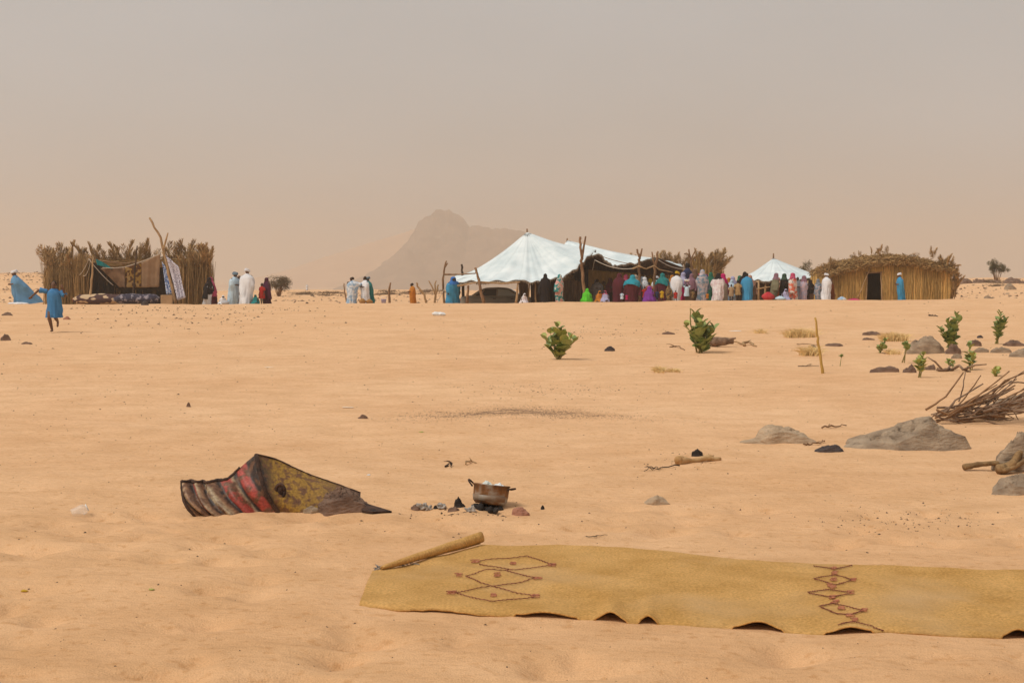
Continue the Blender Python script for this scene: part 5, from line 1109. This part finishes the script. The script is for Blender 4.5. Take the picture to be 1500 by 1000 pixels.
# ------------------------------------------------------------------ clear plastic jar
jp = G(113, 757); jar = thing('plastic_jar', 'clear ribbed plastic jar lying half buried in sand', 'jar', jp + Vector((0, .05, .03)), R(-25))
JM = mat('clear_plastic', (.86, .87, .86), rough=.25, alpha=.22, spec=.7)
mb = MB(); prof_ = [(.012, -.07), (.046, -.068)] + [(.050 + (.0035 if i % 2 else 0), -.06 + .010 * i) for i in range(11)] + [(.046, .058), (.033, .066), (.033, .082), (.030, .082), (.030, .064)]
mb.loft([[Vector((y, math.cos(a) * r, math.sin(a) * r)) for a in [2 * math.pi * k / 24 for k in range(24)]] for r, y in prof_], True, True, False); mb.build('jar_wall', JM, jar)
mb = MB(); mb.tube([(.075, math.cos(a) * .034, math.sin(a) * .034) for a in [2 * math.pi * k / 24 for k in range(25)]], .004, 5); mb.build('neck_ring', PWH, jar)
jar.rotation_euler = (0, R(-24), R(20)); jar.scale = (.72, .72, .72)

# ------------------------------------------------------------------ woven mat
MATM = bpy.data.materials.new('woven_mat'); MATM.use_nodes = True
def mat_nodes():
    nt = MATM.node_tree; n = nt.nodes; b = n['Principled BSDF']; L = nt.links.new; b.inputs['Roughness'].default_value = .95; b.inputs['Specular IOR Level'].default_value = .15
    tc = n.new('ShaderNodeTexCoord')
    def wave(ax, s):
        w_ = n.new('ShaderNodeTexWave'); w_.bands_direction = ax; w_.inputs['Scale'].default_value = s; w_.inputs['Distortion'].default_value = 1.2; w_.inputs['Detail'].default_value = 2; L(tc.outputs['Object'], w_.inputs['Vector']); return w_.outputs['Fac']
    a, c = wave('X', 62), wave('Y', 75); mu = n.new('ShaderNodeMath'); mu.operation = 'MULTIPLY'; L(a, mu.inputs[0]); L(c, mu.inputs[1])
    nz = n.new('ShaderNodeTexNoise'); nz.inputs['Scale'].default_value = 3.2; nz.inputs['Detail'].default_value = 7; L(tc.outputs['Object'], nz.inputs['Vector'])
    r = n.new('ShaderNodeValToRGB'); e = r.color_ramp.elements; e[0].position = .34; e[0].color = (.64, .36, .112, 1); e[1].position = .66; e[1].color = (.80, .48, .182, 1); L(nz.outputs['Fac'], r.inputs[0])
    r2 = n.new('ShaderNodeValToRGB'); gr = n.new('ShaderNodeTexNoise'); gr.inputs['Scale'].default_value = 75; gr.inputs['Detail'].default_value = 4; L(tc.outputs['Object'], gr.inputs['Vector'])
    sm = n.new('ShaderNodeMath'); sm.operation = 'MULTIPLY_ADD'; L(mu.outputs[0], sm.inputs[0]); sm.inputs[1].default_value = .35; L(gr.outputs['Fac'], sm.inputs[2])
    r2.color_ramp.elements[0].color = (.74, .70, .62, 1); r2.color_ramp.elements[0].position = .36; r2.color_ramp.elements[1].color = (1.15, 1.15, 1.12, 1); r2.color_ramp.elements[1].position = .82; L(sm.outputs[0], r2.inputs[0])
    x = n.new('ShaderNodeMix'); x.data_type = 'RGBA'; x.blend_type = 'MULTIPLY'; x.inputs[0].default_value = 1; L(r.outputs[0], x.inputs[6]); L(r2.outputs[0], x.inputs[7])
    dn = n.new('ShaderNodeTexNoise'); dn.inputs['Scale'].default_value = 1.3; dn.inputs['Detail'].default_value = 8; L(tc.outputs['Object'], dn.inputs['Vector'])
    r3 = n.new('ShaderNodeValToRGB'); r3.color_ramp.elements[0].position = .52; r3.color_ramp.elements[1].position = .74; r3.color_ramp.elements[0].color = (0, 0, 0, 1); r3.color_ramp.elements[1].color = (.75, .75, .75, 1); L(dn.outputs['Fac'], r3.inputs[0])
    y = n.new('ShaderNodeMix'); y.data_type = 'RGBA'; L(r3.outputs[0], y.inputs[0]); L(x.outputs[2], y.inputs[6]); y.inputs[7].default_value = (.68, .44, .22, 1)
    L(y.outputs[2], b.inputs['Base Color'])
    bp = n.new('ShaderNodeBump'); bp.inputs['Strength'].default_value = .9; bp.inputs['Distance'].default_value = .010; L(sm.outputs[0], bp.inputs['Height']); L(bp.outputs[0], b.inputs['Normal'])
mat_nodes()
MFRONT = [(527, 886), (575, 894), (640, 897), (700, 902), (800, 905), (950, 914), (1100, 922), (1250, 928), (1400, 932), (1500, 935), (1700, 943)]
MBACK = [(546, 838), (600, 826), (655, 812), (706, 799), (820, 799), (960, 811), (1120, 820), (1280, 830), (1400, 835), (1500, 839), (1690, 848)]
FG = [G(*p) for p in MFRONT]; BG = [G(*p) for p in MBACK]
LIFT = [(800, .022, 46), (895, .050, 22), (950, .034, 14), (1110, .036, 38), (1243, .026, 34), (1492, .036, 24)]
mt = thing('woven_mat', 'long woven straw mat with dark diamond stitching lying on the sand', 'mat', G(1000, 870))
ks = np.linspace(0, 1, len(FG))
def mat_pt(u, v):
    f = Vector([float(np.interp(u, ks, [p[k] for p in FG])) for k in range(3)]); b = Vector([float(np.interp(u, ks, [p[k] for p in BG])) for k in range(3)])
    p = f.lerp(b, v); z = hz(p.x, p.y) + .012
    pxf = float(np.interp(u, ks, [q[0] for q in MFRONT]))
    for (c, a, s) in LIFT:
        if abs(pxf - c) < s * 1.1: z += .80 * a * max(0, math.cos((pxf - c) / s / 1.1 * math.pi / 2)) ** 2 * math.exp(-v / .16)
    z += .012 * float(fbm(p.x * 1.8 + .7 * p.y, p.y * .9, 77, 3)) + .014 * math.exp(-((float(vnoise(p.x * 1.1 + p.y * .9, p.y * .35, 78))) / .16) ** 2) * math.sin(math.pi * min(1, max(0, v)))
    z -= .016 * (1 - min(1, min(v, 1 - v) / .03)) * (0 if any(abs(pxf - c) < s for c, a, s in LIFT) and v < .5 else 1)
    p.z = z; return p
nu, nv = 300, 60; mb = MB(); vs_ = []
for j in range(nv + 1):
    for i in range(nu + 1):
        u, v = i / nu, j / nv
        e = .012 * float(vnoise(u * 60, 2.2, 80)) * (1 if v in (0, 1) else 0); p = mat_pt(u, v); p.y += e; vs_.append(p - mt.location)
mb.add(vs_, [(j * (nu + 1) + i, j * (nu + 1) + i + 1, (j + 1) * (nu + 1) + i + 1, (j + 1) * (nu + 1) + i) for j in range(nv) for i in range(nu)])
solid(mb.build('mat_sheet', MATM, mt), .008, 1)
# invert pixel -> (u, v) on the mat, then lay the stitching just above it
UV = [(i / 150, j / 30, mat_pt(i / 150, j / 30)) for i in range(151) for j in range(31)]
def to_px(p):
    d = p.y * _cp - (p.z - CAMH) * _sp; return [CX + p.x / d * F, 500 - (p.y * _sp + (p.z - CAMH) * _cp) / d * F]
UVn = np.array([to_px(p) for _, _, p in UV])
def mat_uv(px, py):
    d = (UVn[:, 0] - px) ** 2 + 9 * (UVn[:, 1] - py) ** 2; k = np.argsort(d)[:4]; w_ = 1 / (d[k] + 1e-3); w_ /= w_.sum()
    return sum(w_[i] * UV[k[i]][0] for i in range(4)), sum(w_[i] * UV[k[i]][1] for i in range(4))
THR = mat('dark_thread', (.17, .05, .03), (.27, .09, .055), scale=60); THR2 = mat('red_thread', (.42, .14, .075), (.50, .22, .12), scale=60)
def stitch(mb, a, b, wd=.0075):
    a, b = mat_uv(*a), mat_uv(*b); n = 30
    pts = []
    for i in range(n + 1):
        t = i / n; p = mat_pt(a[0] + (b[0] - a[0]) * t, a[1] + (b[1] - a[1]) * t); p.z += .015; p.x += .004 * math.sin(i * 2.1); p.y += .005 * math.sin(i * 1.7 + 1); pts.append(p - mt.location)
    mb.tube(pts, [wd * (.75 + .35 * ((i * 7) % 3) / 2) for i in range(n + 1)], 5)
for grp in ((((698, 827), (772, 817)), ((772, 817), (813, 831)), ((702, 829), (752, 838)), ((752, 838), (808, 831))), (((681, 847), (745, 838)), ((742, 838), (786, 852)), ((683, 847), (722, 862)), ((720, 862), (784, 851))), (((664, 872), (718, 862)), ((722, 862), (784, 877)), ((668, 872), (722, 885)), ((720, 885), (783, 878))),
            (((1190, 832), (1222, 836)), ((1222, 836), (1250, 832))), (((1192, 851), (1224, 845)), ((1224, 845), (1250, 853)), ((1192, 851), (1222, 860)), ((1222, 860), (1248, 853))), (((1184, 871), (1216, 867)), ((1216, 867), (1246, 872)), ((1184, 872), (1218, 878)), ((1218, 878), (1246, 873))), (((1200, 892), (1222, 887)), ((1222, 887), (1264, 898)), ((1202, 893), (1226, 902)), ((1226, 902), (1248, 904)), ((1248, 904), (1264, 898))), (((1226, 919), (1252, 915)), ((1252, 915), (1294, 925)))):
    m1 = MB()
    for ln in grp: stitch(m1, *ln, .0027)
    m1.build('stitched_diamond', THR, mt)
for (x, y) in ((697, 826), (810, 831), (672, 846), (788, 852), (662, 872), (784, 877), (751, 829), (729, 846), (722, 876), (1221, 836), (1222, 843), (1250, 853), (1216, 862), (1219, 864), (1246, 872), (1220, 879), (1223, 885), (1266, 898), (1244, 906), (1252, 912), (1221, 853), (1231, 895)):
    m3 = MB(); big = 1.25 if x < 900 and y not in (829, 846, 876) else .8
    for k in range(3): stitch(m3, (x - 5 * big + rnd.gauss(0, 1), y - 2.4 + 1.6 * k), (x + 5 * big + rnd.gauss(0, 1), y - 2.6 + 1.7 * k), .0028)
    m3.build('stitched_tassel', THR2, mt)
# the rolled-up corner
ra, rb = W(560, 838, G(560, 838).y), G(704, 800); ra.z = hz(ra.x, ra.y) + .01
rb = rb + Vector((0, 0, .012)); mb = MB(); rings = []; N = 44; dirv = (rb - ra).normalized(); side = Vector((-dirv.y, dirv.x, 0)).normalized()
for i in range(25):
    t = i / 24; Rr = .010 + .025 * t ** .8; c = ra.lerp(rb, t) + Vector((0, 0, Rr + .004)); ring = []
    for j in range(N + 1):
        a = -math.pi / 2 + 2 * math.pi * 2.2 * j / N; r_ = Rr * (1 - .55 * j / N) * (1 + .03 * math.sin(t * 20 + a)); ring.append(c + side * math.cos(a) * r_ + Vector((0, 0, math.sin(a) * r_)) + dirv * .006 * math.sin(j * .8) - mt.location)
    rings.append(ring)
mb.loft(rings, False, False, False); solid(mb.build('rolled_corner', MATM, mt), .006)
mb = MB()
for k in range(40):
    t = rnd.random(); p = mat_pt(0.0 + .10 * t, .99) + Vector((rnd.gauss(0, .01), rnd.gauss(.015, .012), .015)) - mt.location; d = Vector((rnd.gauss(0, .03), rnd.gauss(0, .02), rnd.uniform(0, .02))); mb.tube([p, p + d * .5 + Vector((0, 0, .006)), p + d], .0025, 4)
tag(mb.build('frayed_threads', mat('frayed', (.10, .085, .08), (.30, .30, .30), scale=30), mt), None, None, kind='stuff')

# ------------------------------------------------------------------ bone, driftwood, sticks
BONE = mat('bone', (.42, .245, .10), (.56, .37, .19), scale=14, bump=.35, rough=.8)
a, b = G(992, 680), G(1056, 674); t = thing('dry_bone', 'pale yellowish bone with knobbed end lying in the sand', 'bone', (a + b) / 2); mb = MB()
mb.tube([a.lerp(b, k / 12) - t.location + Vector((0, .03 * math.sin(k / 12 * 3), .018 + .008 * math.sin(k))) for k in range(13)], [.03, .036, .034, .026, .022, .022, .022, .022, .021, .02, .02, .022, .012], 10, .05); mb.build('shaft', BONE, t)
mb = MB(); e = a - t.location; mb.ell(e + Vector((.01, .0, .04)), (.035, .03, .032), 10, 7); mb.ell(e + Vector((.035, .03, .045)), (.025, .022, .026), 10, 7); mb.build('knobbed_end', BONE, t)
mb = MB(); e = b - t.location; mb.ell(e + Vector((-.10, .01, .03)), (.045, .018, .018), 10, 6); mb.build('ridge', BONE, t)
def twig(label, pts, r, m=None, lift=.008, name='twig', side=0, cat='twig', seed=1):
    q = random.Random(seed); P_ = [G(*p) + Vector((0, 0, lift)) for p in pts]; t = thing(name, label, cat, P_[0]); mb = MB(); fine = []
    for i in range(len(P_) - 1):
        for k in range(4): fine.append(P_[i].lerp(P_[i + 1], k / 4) - P_[0] + Vector((q.gauss(0, r), q.gauss(0, r * 2), abs(q.gauss(0, r)))))
    fine.append(P_[-1] - P_[0]); n = len(fine); mb.tube(fine, [r * (1 - .6 * i / n) for i in range(n)], 6, .15)
    mb.build('stem', m or WOOD, t)
    for k in range(side):
        p = q.choice(fine[1:-1]); d = Vector((q.gauss(0, 1), q.gauss(0, 1), q.uniform(0, .6))).normalized() * q.uniform(6, 14) * r; m_ = MB(); m_.tube([p, p + d * .5 + Vector((0, 0, r)), p + d], [r * .6, r * .5, r * .25], 5); m_.build('side_twig', m or WOOD, t)
    return t
twig('thin dark twig running from the bone end', [(993, 683), (975, 686), (960, 689), (943, 691)], .006, WOODD, side=5, seed=2)
twig('small wiry twig lying above the mat', [(858, 788), (872, 787), (890, 785)], .003, WOODD, side=4, seed=3)
twig('curled dry twig above the rusty pot', [(652, 685), (657, 681), (662, 682), (661, 685)], .007, WOODD, side=2, seed=4)
twig('pale curled chip above the pot', [(684, 681), (690, 677), (698, 679)], .008, WOODL, side=1, seed=5)
twig('flat pale driftwood piece right of the large leafy plant', [(1088, 507), (1097, 504), (1108, 508)], .035, WOODL, .01, side=1, seed=6)
twig('weathered twig left of the large leafy plant', [(981, 509), (992, 508), (1003, 513)], .016, WOOD, side=1, seed=7)
twig('long dead branch lying under the small seedlings', [(1375, 545), (1392, 543), (1408, 545), (1422, 545)], .03, DRIFT, side=3, seed=8)
twig('thin branch lying by the slate slab', [(1178, 653), (1187, 652), (1200, 651), (1208, 648)], .008, WOOD, side=3, seed=9)
twig('thin root between pale rock and wedge rock', [(1205, 628), (1222, 627), (1240, 624)], .01, WOOD, side=2, seed=10)
twig('fine twig lying by the dry grass left of the upright stick', [(1168, 505), (1182, 504), (1198, 506)], .008, WOOD, seed=11)
twig('fine twigs lying under the upright stick', [(1170, 537), (1185, 537), (1200, 536)], .008, WOODD, side=3, seed=12)
twig('dark twig lying above the tall leafy plants', [(1362, 463), (1367, 462.5), (1374, 464)], .03, WOODD, seed=13)
us_ = thing('upright_stick', 'thin yellow dry stick standing upright in the sand', 'stick', G(1206, 547)); pole(us_, [G(1206, 547) - Vector((0, 0, .08)), W(1200, 510, us_.location.y), W(1197, 490, us_.location.y), W(1194, 465, us_.location.y)], .022, mat('yellow_stick', (.42, .25, .05), (.52, .33, .10), scale=8), 'stem')
lg = thing('burnt_log', 'short brown log lying behind the large leafy plant', 'log', G(1058, 508)); Yl = lg.location.y + .15
pole(lg, [W(1038, 500, Yl), W(1058, 500, Yl), W(1074, 499, Yl)], .10, DRIFT, 'trunk', n=12); pole(lg, [W(1068, 497, Yl - .1), W(1078, 495, Yl - .1)], .025, DRIFT, 'stub')
dw = thing('driftwood', 'split golden driftwood branch resting against the grey boulder', 'driftwood', G(1450, 690)); GOLD = mat('golden_wood', (.14, .08, .035), (.33, .205, .095), scale=10, stretch=(1, 1, 1), bump=.7, bscale=40)
Yd = dw.location.y
pole(dw, [W(1411, 684, Yd - .02), W(1432, 680, Yd), W(1458, 678, Yd), W(1470, 678, Yd)], .022, GOLD, 'branch', n=10); pole(dw, [W(1463, 687, Yd - .12), W(1478, 682, Yd - .1), W(1492, 668, Yd - .05), W(1515, 640, Yd + .05)], .034, GOLD, 'branch', n=10); pole(dw, [W(1468, 690, Yd - .14), W(1490, 682, Yd - .12), W(1515, 664, Yd - .1)], .022, GOLD, 'branch', n=10)
bp_ = thing('brush_pile', 'tangled heap of dry grey branches behind the wedge rock', 'branches', G(1440, 618)); Yb = bp_.location.y
q = random.Random(21)
BR = [((1356, 600), (1385, 577), (1411, 548), .020), ((1372, 610), (1400, 590), (1440, 560), .020), ((1404, 588), (1410, 570), (1414, 546), .014), ((1380, 608), (1415, 585), (1437, 546), .016)]
for k in range(74):
    x0 = q.uniform(1362, 1470); L_ = q.uniform(35, 105); y0 = 612 - (x0 - 1362) * .12 + q.gauss(0, 7); sl = q.gauss(-.18, .24); BR.append(((x0, y0), (x0 + L_ * .5, y0 + sl * L_ * .5 + q.gauss(0, 4)), (x0 + L_, y0 + sl * L_ + q.gauss(0, 3)), q.uniform(.009, .024)))
BR += [((1455, 585), (1462, 615), (1460, 628), .014), ((1462, 618), (1478, 627), (1496, 622), .020), ((1480, 600), (1492, 612), (1497, 624), .010), ((1440, 610), (1470, 596), (1500, 590), .014), ((1482, 560), (1500, 564), (1530, 570), .014)]
for k, (p0, p1, p2, r) in enumerate(BR):
    dy = q.uniform(-.25, .45); pole(bp_, [W(p0[0], p0[1], Yb + dy), W(.5 * (p0[0] + p1[0]), .5 * (p0[1] + p1[1]) + q.gauss(0, 3), Yb + dy), W(p1[0], p1[1] + q.gauss(0, 3), Yb + dy + q.gauss(0, .06)), W(p2[0], p2[1] + q.gauss(0, 4), Yb + dy + q.gauss(0, .12))], r * .62, DRIFT if k % 3 else WOOD, 'branch', n=5)
rock(1440, 1530, 566, 600, RG, 'grey rock buried under the far side of the brush pile', [(-1, .1), (0, .7), (1, 1)], .5, 75, .1)

# ------------------------------------------------------------------ leafy plants
LEAF = mat('milkweed_leaf', (.20, .27, .085), (.33, .39, .14), scale=3, rough=.5, spec=.4); LEAFY = mat('milkweed_young_leaf', (.34, .37, .09), (.44, .45, .14), scale=3, rough=.55); STEM = mat('milkweed_stem', (.22, .20, .07), (.30, .25, .10), scale=8)
def leaf_mesh(m, nm):
    mb = MB(); rows = [(0, .02), (.10, .20), (.30, .36), (.55, .42), (.78, .34), (.93, .18), (1, .01)]; vs_ = []
    for t, w_ in rows:
        cup = .10 * math.sin(t * math.pi) ; 
        for s in (-1, 0, 1): vs_.append((s * w_, t, -.10 * t * t + (abs(s) * .12 * w_ / .34) + (-.02 if s == 0 else 0)))
    fs_ = []
    for i in range(len(rows) - 1):
        for k in range(2): a = i * 3 + k; fs_.append((a, a + 1, a + 4, a + 3))
    mb.add(vs_, fs_); me = mb.mesh(nm); me.materials.append(m); return me
LM = [leaf_mesh(LEAF, 'leaf'), leaf_mesh(LEAFY, 'leaf')]
def plant(px, yb, stems, leafpx, label, seed, young=.15, pairs=6, start=.25):
    base = G(px, yb); Y = base.y; q = random.Random(seed); t = thing('leafy_plant', label, 'plant', base); L_ = 1.45 * leafpx / F * Y
    for (tx, ty) in stems:
        b = Vector((q.gauss(0, .015), q.gauss(0, .02), -.03)); e = W(tx, ty, Y + q.gauss(0, .10)) - base; m_ = b.lerp(e, .5) + Vector(((e.x) * -.12, 0, e.z * .05)); pts = []
        for k in range(9): s = k / 8; pts.append(b * (1 - s) ** 2 + m_ * 2 * s * (1 - s) + e * s * s)
        mb = MB(); r0 = min(.016, .02 * (e - b).length + .004); mb.tube(pts, [r0 * (1 - .65 * k / 8) for k in range(9)], 6); mb.build('stem', STEM, t)
        ln = (e - b).length; np_ = max(2, int(ln / (L_ * .55))); az = q.uniform(0, 6.3)
        for k in range(np_ + 1):
            s = start + (1 - start) * k / np_; i = min(int(s * 8), 7); p = pts[i].lerp(pts[i + 1], s * 8 - i); d = (pts[i + 1] - pts[i]).normalized(); az += math.pi / 2 + q.gauss(0, .25)
            for sgn in (0, math.pi):
                if q.random() < .06: continue
                el = q.uniform(.25, .7) + .45 * s; sz = L_ * q.uniform(.75, 1.15) * (1 - .35 * max(0, s - .8) / .2) * (.8 if s < .35 else 1)
                o = bpy.data.objects.new('leaf', LM[1 if q.random() < young else 0]); col.objects.link(o); o.parent = t; o.location = p; o.scale = (sz, sz, sz)
                o.rotation_euler = (Matrix.Rotation(az + sgn, 3, 'Z') @ Matrix.Rotation(el, 3, 'X') @ Matrix.Rotation(q.gauss(0, .35), 3, 'Y')).to_euler()
    return t
plant(818, 526, [(816, 479), (798, 496), (806, 488), (824, 488), (836, 495), (842, 500), (812, 505), (803, 510), (832, 508)], 11, 'small bushy leafy plant alone on open sand', 1, .4)
plB = plant(1026, 517, [(1018, 460), (1006, 478), (1028, 474), (1046, 482), (1034, 480), (1022, 488), (1044, 495), (1014, 492), (1036, 502)], 12, 'large spreading leafy plant in front of the brown log', 2, .15)
pole(plB, [G(1021, 516), W(1016, 490, plB.location.y), W(1012, 475, plB.location.y), W(1011, 452, plB.location.y)], .016, STEM, 'dry_stalk')
plant(1394, 516, [(1402, 461), (1389, 470), (1377, 482), (1398, 480), (1392, 488), (1384, 490), (1398, 496)], 8, 'tall dark leafy plant growing from behind the humped rock', 3, .03)
plant(1459, 504, [(1466, 460), (1473, 470), (1462, 474), (1468, 480)], 8, 'slim tall leafy plant standing apart above the flat stones', 4, .03, start=.3)
plant(1289, 516, [(1298, 497), (1293, 506), (1285, 511)], 6, 'thin sprawling seedling below the golden grass tuft', 5, .2)
plant(1323, 531, [(1328, 502), (1330, 507)], 6, 'bare-stemmed seedling with leaves only on top', 6, .1, start=.75)
plant(1346, 553, [(1352, 520), (1345, 528), (1354, 530)], 8, 'yellowish upright plant between the brown rocks', 7, .7, start=.4)
plant(1393, 542, [(1389, 528), (1396, 530)], 5, 'tiny seedling left of the narrow dark sapling', 8, .3, start=.5)
plant(1423, 542, [(1420, 506), (1425, 520), (1417, 524)], 8, 'narrow dark sapling above the fallen branch', 9, .1)
plant(1460, 551, [(1458, 539), (1463, 540), (1456, 544)], 5, 'tiny pale seedling right of the narrow dark sapling', 10, .7, start=.2)
plant(1232, 536, [(1233, 521)], 4, 'tiny single-stem sprout right of the upright stick', 11, .1, start=.85)

# ------------------------------------------------------------------ dry grass tufts
GRASS = mat('dry_grass', (.66, .45, .19), (.80, .58, .27), scale=5, tint=True)
def tuft(px0, px1, yt, yb, n, label, seed):
    q = random.Random(seed); b = G((px0 + px1) / 2, yb); Y = b.y; w_ = (px1 - px0) / F * Y; h = (yb - yt) / F * Y; mb = MB()
    for k in range(n):
        x = q.uniform(-.4, .4) * w_; y = q.gauss(.1, .10) ; hh = h * q.uniform(.4, 1.0) * (1 - .5 * abs(x / w_) * 1.4); z = hz(b.x + x, b.y + y) - b.z - .01; dx = q.gauss(0, .35) * h; mb.tint = q.uniform(.7, 1.25)
        mb.tube([(x, y, z), (x + dx * .4, y + q.gauss(0, .02), z + hh * .7), (x + dx * 1.3, y + q.gauss(0, .04), z + hh * q.uniform(.8, 1.0))], [.005, .0045, .002], 3)
    o = mb.build('grass_tuft', GRASS, None, False); o.location = b; return tag(o, label, 'grass', kind=None)
tuft(1146, 1202, 476, 494, 420, 'wide dry grass tuft behind the upright stick', 1); tuft(1170, 1206, 502, 521, 260, 'dry grass tuft around the grey stone', 2); tuft(1288, 1336, 483, 500, 520, 'dense golden grass tuft left of the humped rock', 3)
tuft(958, 974, 533, 545, 160, 'small yellow grass tuft on open sand below the plants', 4); tuft(974, 1000, 537, 545, 90, 'sparse flattened grass next to the small yellow tuft', 5); tuft(1104, 1126, 479, 488, 90, 'faint small grass tuft right of the brown log', 6); tuft(1300, 1322, 508, 519, 110, 'sparse grass between the seedlings', 7)

# ------------------------------------------------------------------ litter
PALE = mat('faded_paper', (.70, .56, .42), (.76, .62, .48), scale=8)
crumple('plastic_bag', 'white plastic bag lying on the sand below the tent', G(643, 462) + Vector((0, 0, .0)), (.22, .12, .08), PWH, 11)
crumple('paper_scrap', 'small pale scrap far left of the leafy plant', G(510, 597), (.07, .03, .008), PALE, 12); crumple('paper_scrap', 'pale scrap on sand in the middle of the slope left', G(394, 538), (.07, .03, .008), PALE, 13)
crumple('plastic_bottle', 'small blue plastic scrap near the shelter end', G(284, 446), (.14, .07, .05), cloth('skyblue'), 14)
crumple('dry_leaf', 'greenish yellow leaf lying above the rusty drum', G(617, 633), (.025, .012, .006), LEAFY, 15); crumple('dry_leaf', 'greenish leaf fragment on the footprinted sand left', G(222, 864), (.014, .008, .006), LEAFY, 16); crumple('dry_leaf', 'yellow leaf fragment on the footprinted sand left', G(36, 866), (.016, .008, .006), mat('yellow_leaf', (.5, .33, .03)), 17)
crumple('paper_scrap', 'thin white scrap right of the brown log', G(1077, 485), (.17, .05, .01), PWH, 18); crumple('paper_scrap', 'white chip on sand above the pot', G(540, 696), (.014, .01, .006), PWH, 19)

# ------------------------------------------------------------------ pebbles and grit (uncountable)
def scatter(name, label, pts, m, seed):
    q = random.Random(seed); mb = MB()
    for (x, y, s) in pts:
        z = hz(x, y); mb.tint = q.uniform(.45, 1.4); a = q.uniform(0, 6.28); ca, sa = math.cos(a), math.sin(a); e = q.uniform(.5, 1.8); h = s * q.uniform(.35, .9)
        P_ = [(ca * s * e, sa * s * e, 0), (-sa * s * q.uniform(.5, 1), ca * s * q.uniform(.5, 1), 0), (-ca * s * e * q.uniform(.5, 1), -sa * s * e, 0), (sa * s, -ca * s, 0), (q.gauss(0, .3) * s, q.gauss(0, .3) * s, h)]
        mb.add([(x + p[0], y + p[1], z + p[2] - .001) for p in P_], [(0, 1, 4), (1, 2, 4), (2, 3, 4), (3, 0, 4)])
    return tag(mb.build(name, m, None, False), label, 'pebbles', kind='stuff')
PEB = mat('pebble', (.05, .030, .02), (.13, .078, .048), scale=3, tint=True); q = random.Random(99); pts = []
def flat(px, py):
    b = (500.0 - py) / F; k = CAMH / (_sp - b * _cp); return (px - CX) / F * k, k * (_cp + b * _sp)
def onmat(px, py): return py > np.interp(px, [p[0] for p in MBACK], [p[1] for p in MBACK]) - 3 and py < np.interp(px, [p[0] for p in MFRONT], [p[1] for p in MFRONT]) + 4 and px > 525
def addp(n, xf, yf, smin=.6, smax=1.9):
    for _ in range(n):
        px, py = xf(), yf()
        if py < 446 or py > 1010 or onmat(px, py): continue
        x, y = flat(px, py); s = q.uniform(smin, smax) ** 1.3 * .80 * y / F; pts.append((x, y, min(max(s, .003), .05)))
addp(1500, lambda: q.uniform(-80, 1580), lambda: 446 + 330 * q.random() ** 1.2, .6, 1.7); addp(330, lambda: q.uniform(-80, 1580), lambda: q.uniform(740, 1000), .8, 2.6)
addp(330, lambda: q.gauss(280, 95), lambda: 446 + abs(q.gauss(14, 14)), .8, 2.3); addp(220, lambda: q.gauss(130, 120), lambda: q.gauss(600, 60), .6, 2.0); addp(170, lambda: q.gauss(850, 60), lambda: q.gauss(487, 9), .7, 1.8)
addp(220, lambda: q.gauss(1330, 70), lambda: q.gauss(760, 12), .8, 2.4); addp(260, lambda: q.gauss(800, 80), lambda: q.gauss(570, 6), .7, 1.7); addp(60, lambda: q.gauss(680, 40), lambda: q.gauss(752, 5), 1, 3); addp(90, lambda: q.gauss(1000, 40), lambda: q.gauss(675, 9), .7, 2)
scatter('pebbles', 'scattered dark pebbles and droppings over the sand', pts, PEB, 1)
pts = []
for _ in range(9000):
    u = q.gauss(0, .42); px = 760 + u * 190; yc = 607 - 3.5 * math.exp(-((u) / .6) ** 2) + 5 * u * u; py = yc + q.gauss(0, 3.0 + 3.5 * (q.random() < .25)); x, y = flat(px, py); pts.append((x, y, q.uniform(.003, .009)))
scatter('dark_grit', 'long streak of dark grit across the middle of the slope', pts, mat('grit', (.22, .14, .085), (.36, .235, .145), scale=3, tint=True), 2)

pts = []
for _ in range(1500):
    px = q.choice((q.uniform(400, 665), q.uniform(1395, 1560), q.uniform(-30, 75))); Y = q.uniform(79, 175); pts.append((X_(px, Y), Y, q.uniform(.04, .14) * (1 + (q.random() < .08))))
scatter('desert_stones', 'scattered brown stones on the desert flat behind the crest', pts, mat('far_stone', (.20, .125, .08), (.38, .25, .16), scale=1, tint=True), 3)

# ------------------------------------------------------------------ dust in the air
mb = MB(); mb.box((0, 0, 44), (14600, 14600, 156)); hzo = mb.build('haze', None, None, False)
tag(hzo, 'pale brown dust haze filling the desert air', 'haze', kind='stuff')
hm = bpy.data.materials.new('dust_haze'); hm.use_nodes = True; n = hm.node_tree.nodes; n.clear()
ou = n.new('ShaderNodeOutputMaterial'); pv = n.new('ShaderNodeVolumePrincipled'); pv.inputs['Color'].default_value = (.80, .75, .685, 1); pv.inputs['Density'].default_value = .00068; pv.inputs['Anisotropy'].default_value = .2
hm.node_tree.links.new(pv.outputs[0], ou.inputs['Volume']); hzo.data.materials.append(hm)

# ------------------------------------------------------------------ groups of repeats
GROUPS = dict(person='people gathered at the desert camp', rock='rocks lying on the sand', leafy_plant='leafy plants growing in the sand', grass_tuft='dry grass tufts', twig='twigs lying on the sand', cloth_bundle='cloth bundles on the crest', wooden_post='bare posts left of the big tent', rolled_carpet='carpet rolls under the shelter', ash_clump='ash clumps by the pot', hanging_shawl='cloths hanging from the shelter', desert_tree='desert trees behind the camp', paper_scrap='pale scraps on the sand', dry_leaf='fallen leaves on the sand')
for o in list(sc.objects):
    if o.parent is None and o.name.split('.')[0] in GROUPS: o['group'] = GROUPS[o.name.split('.')[0]]
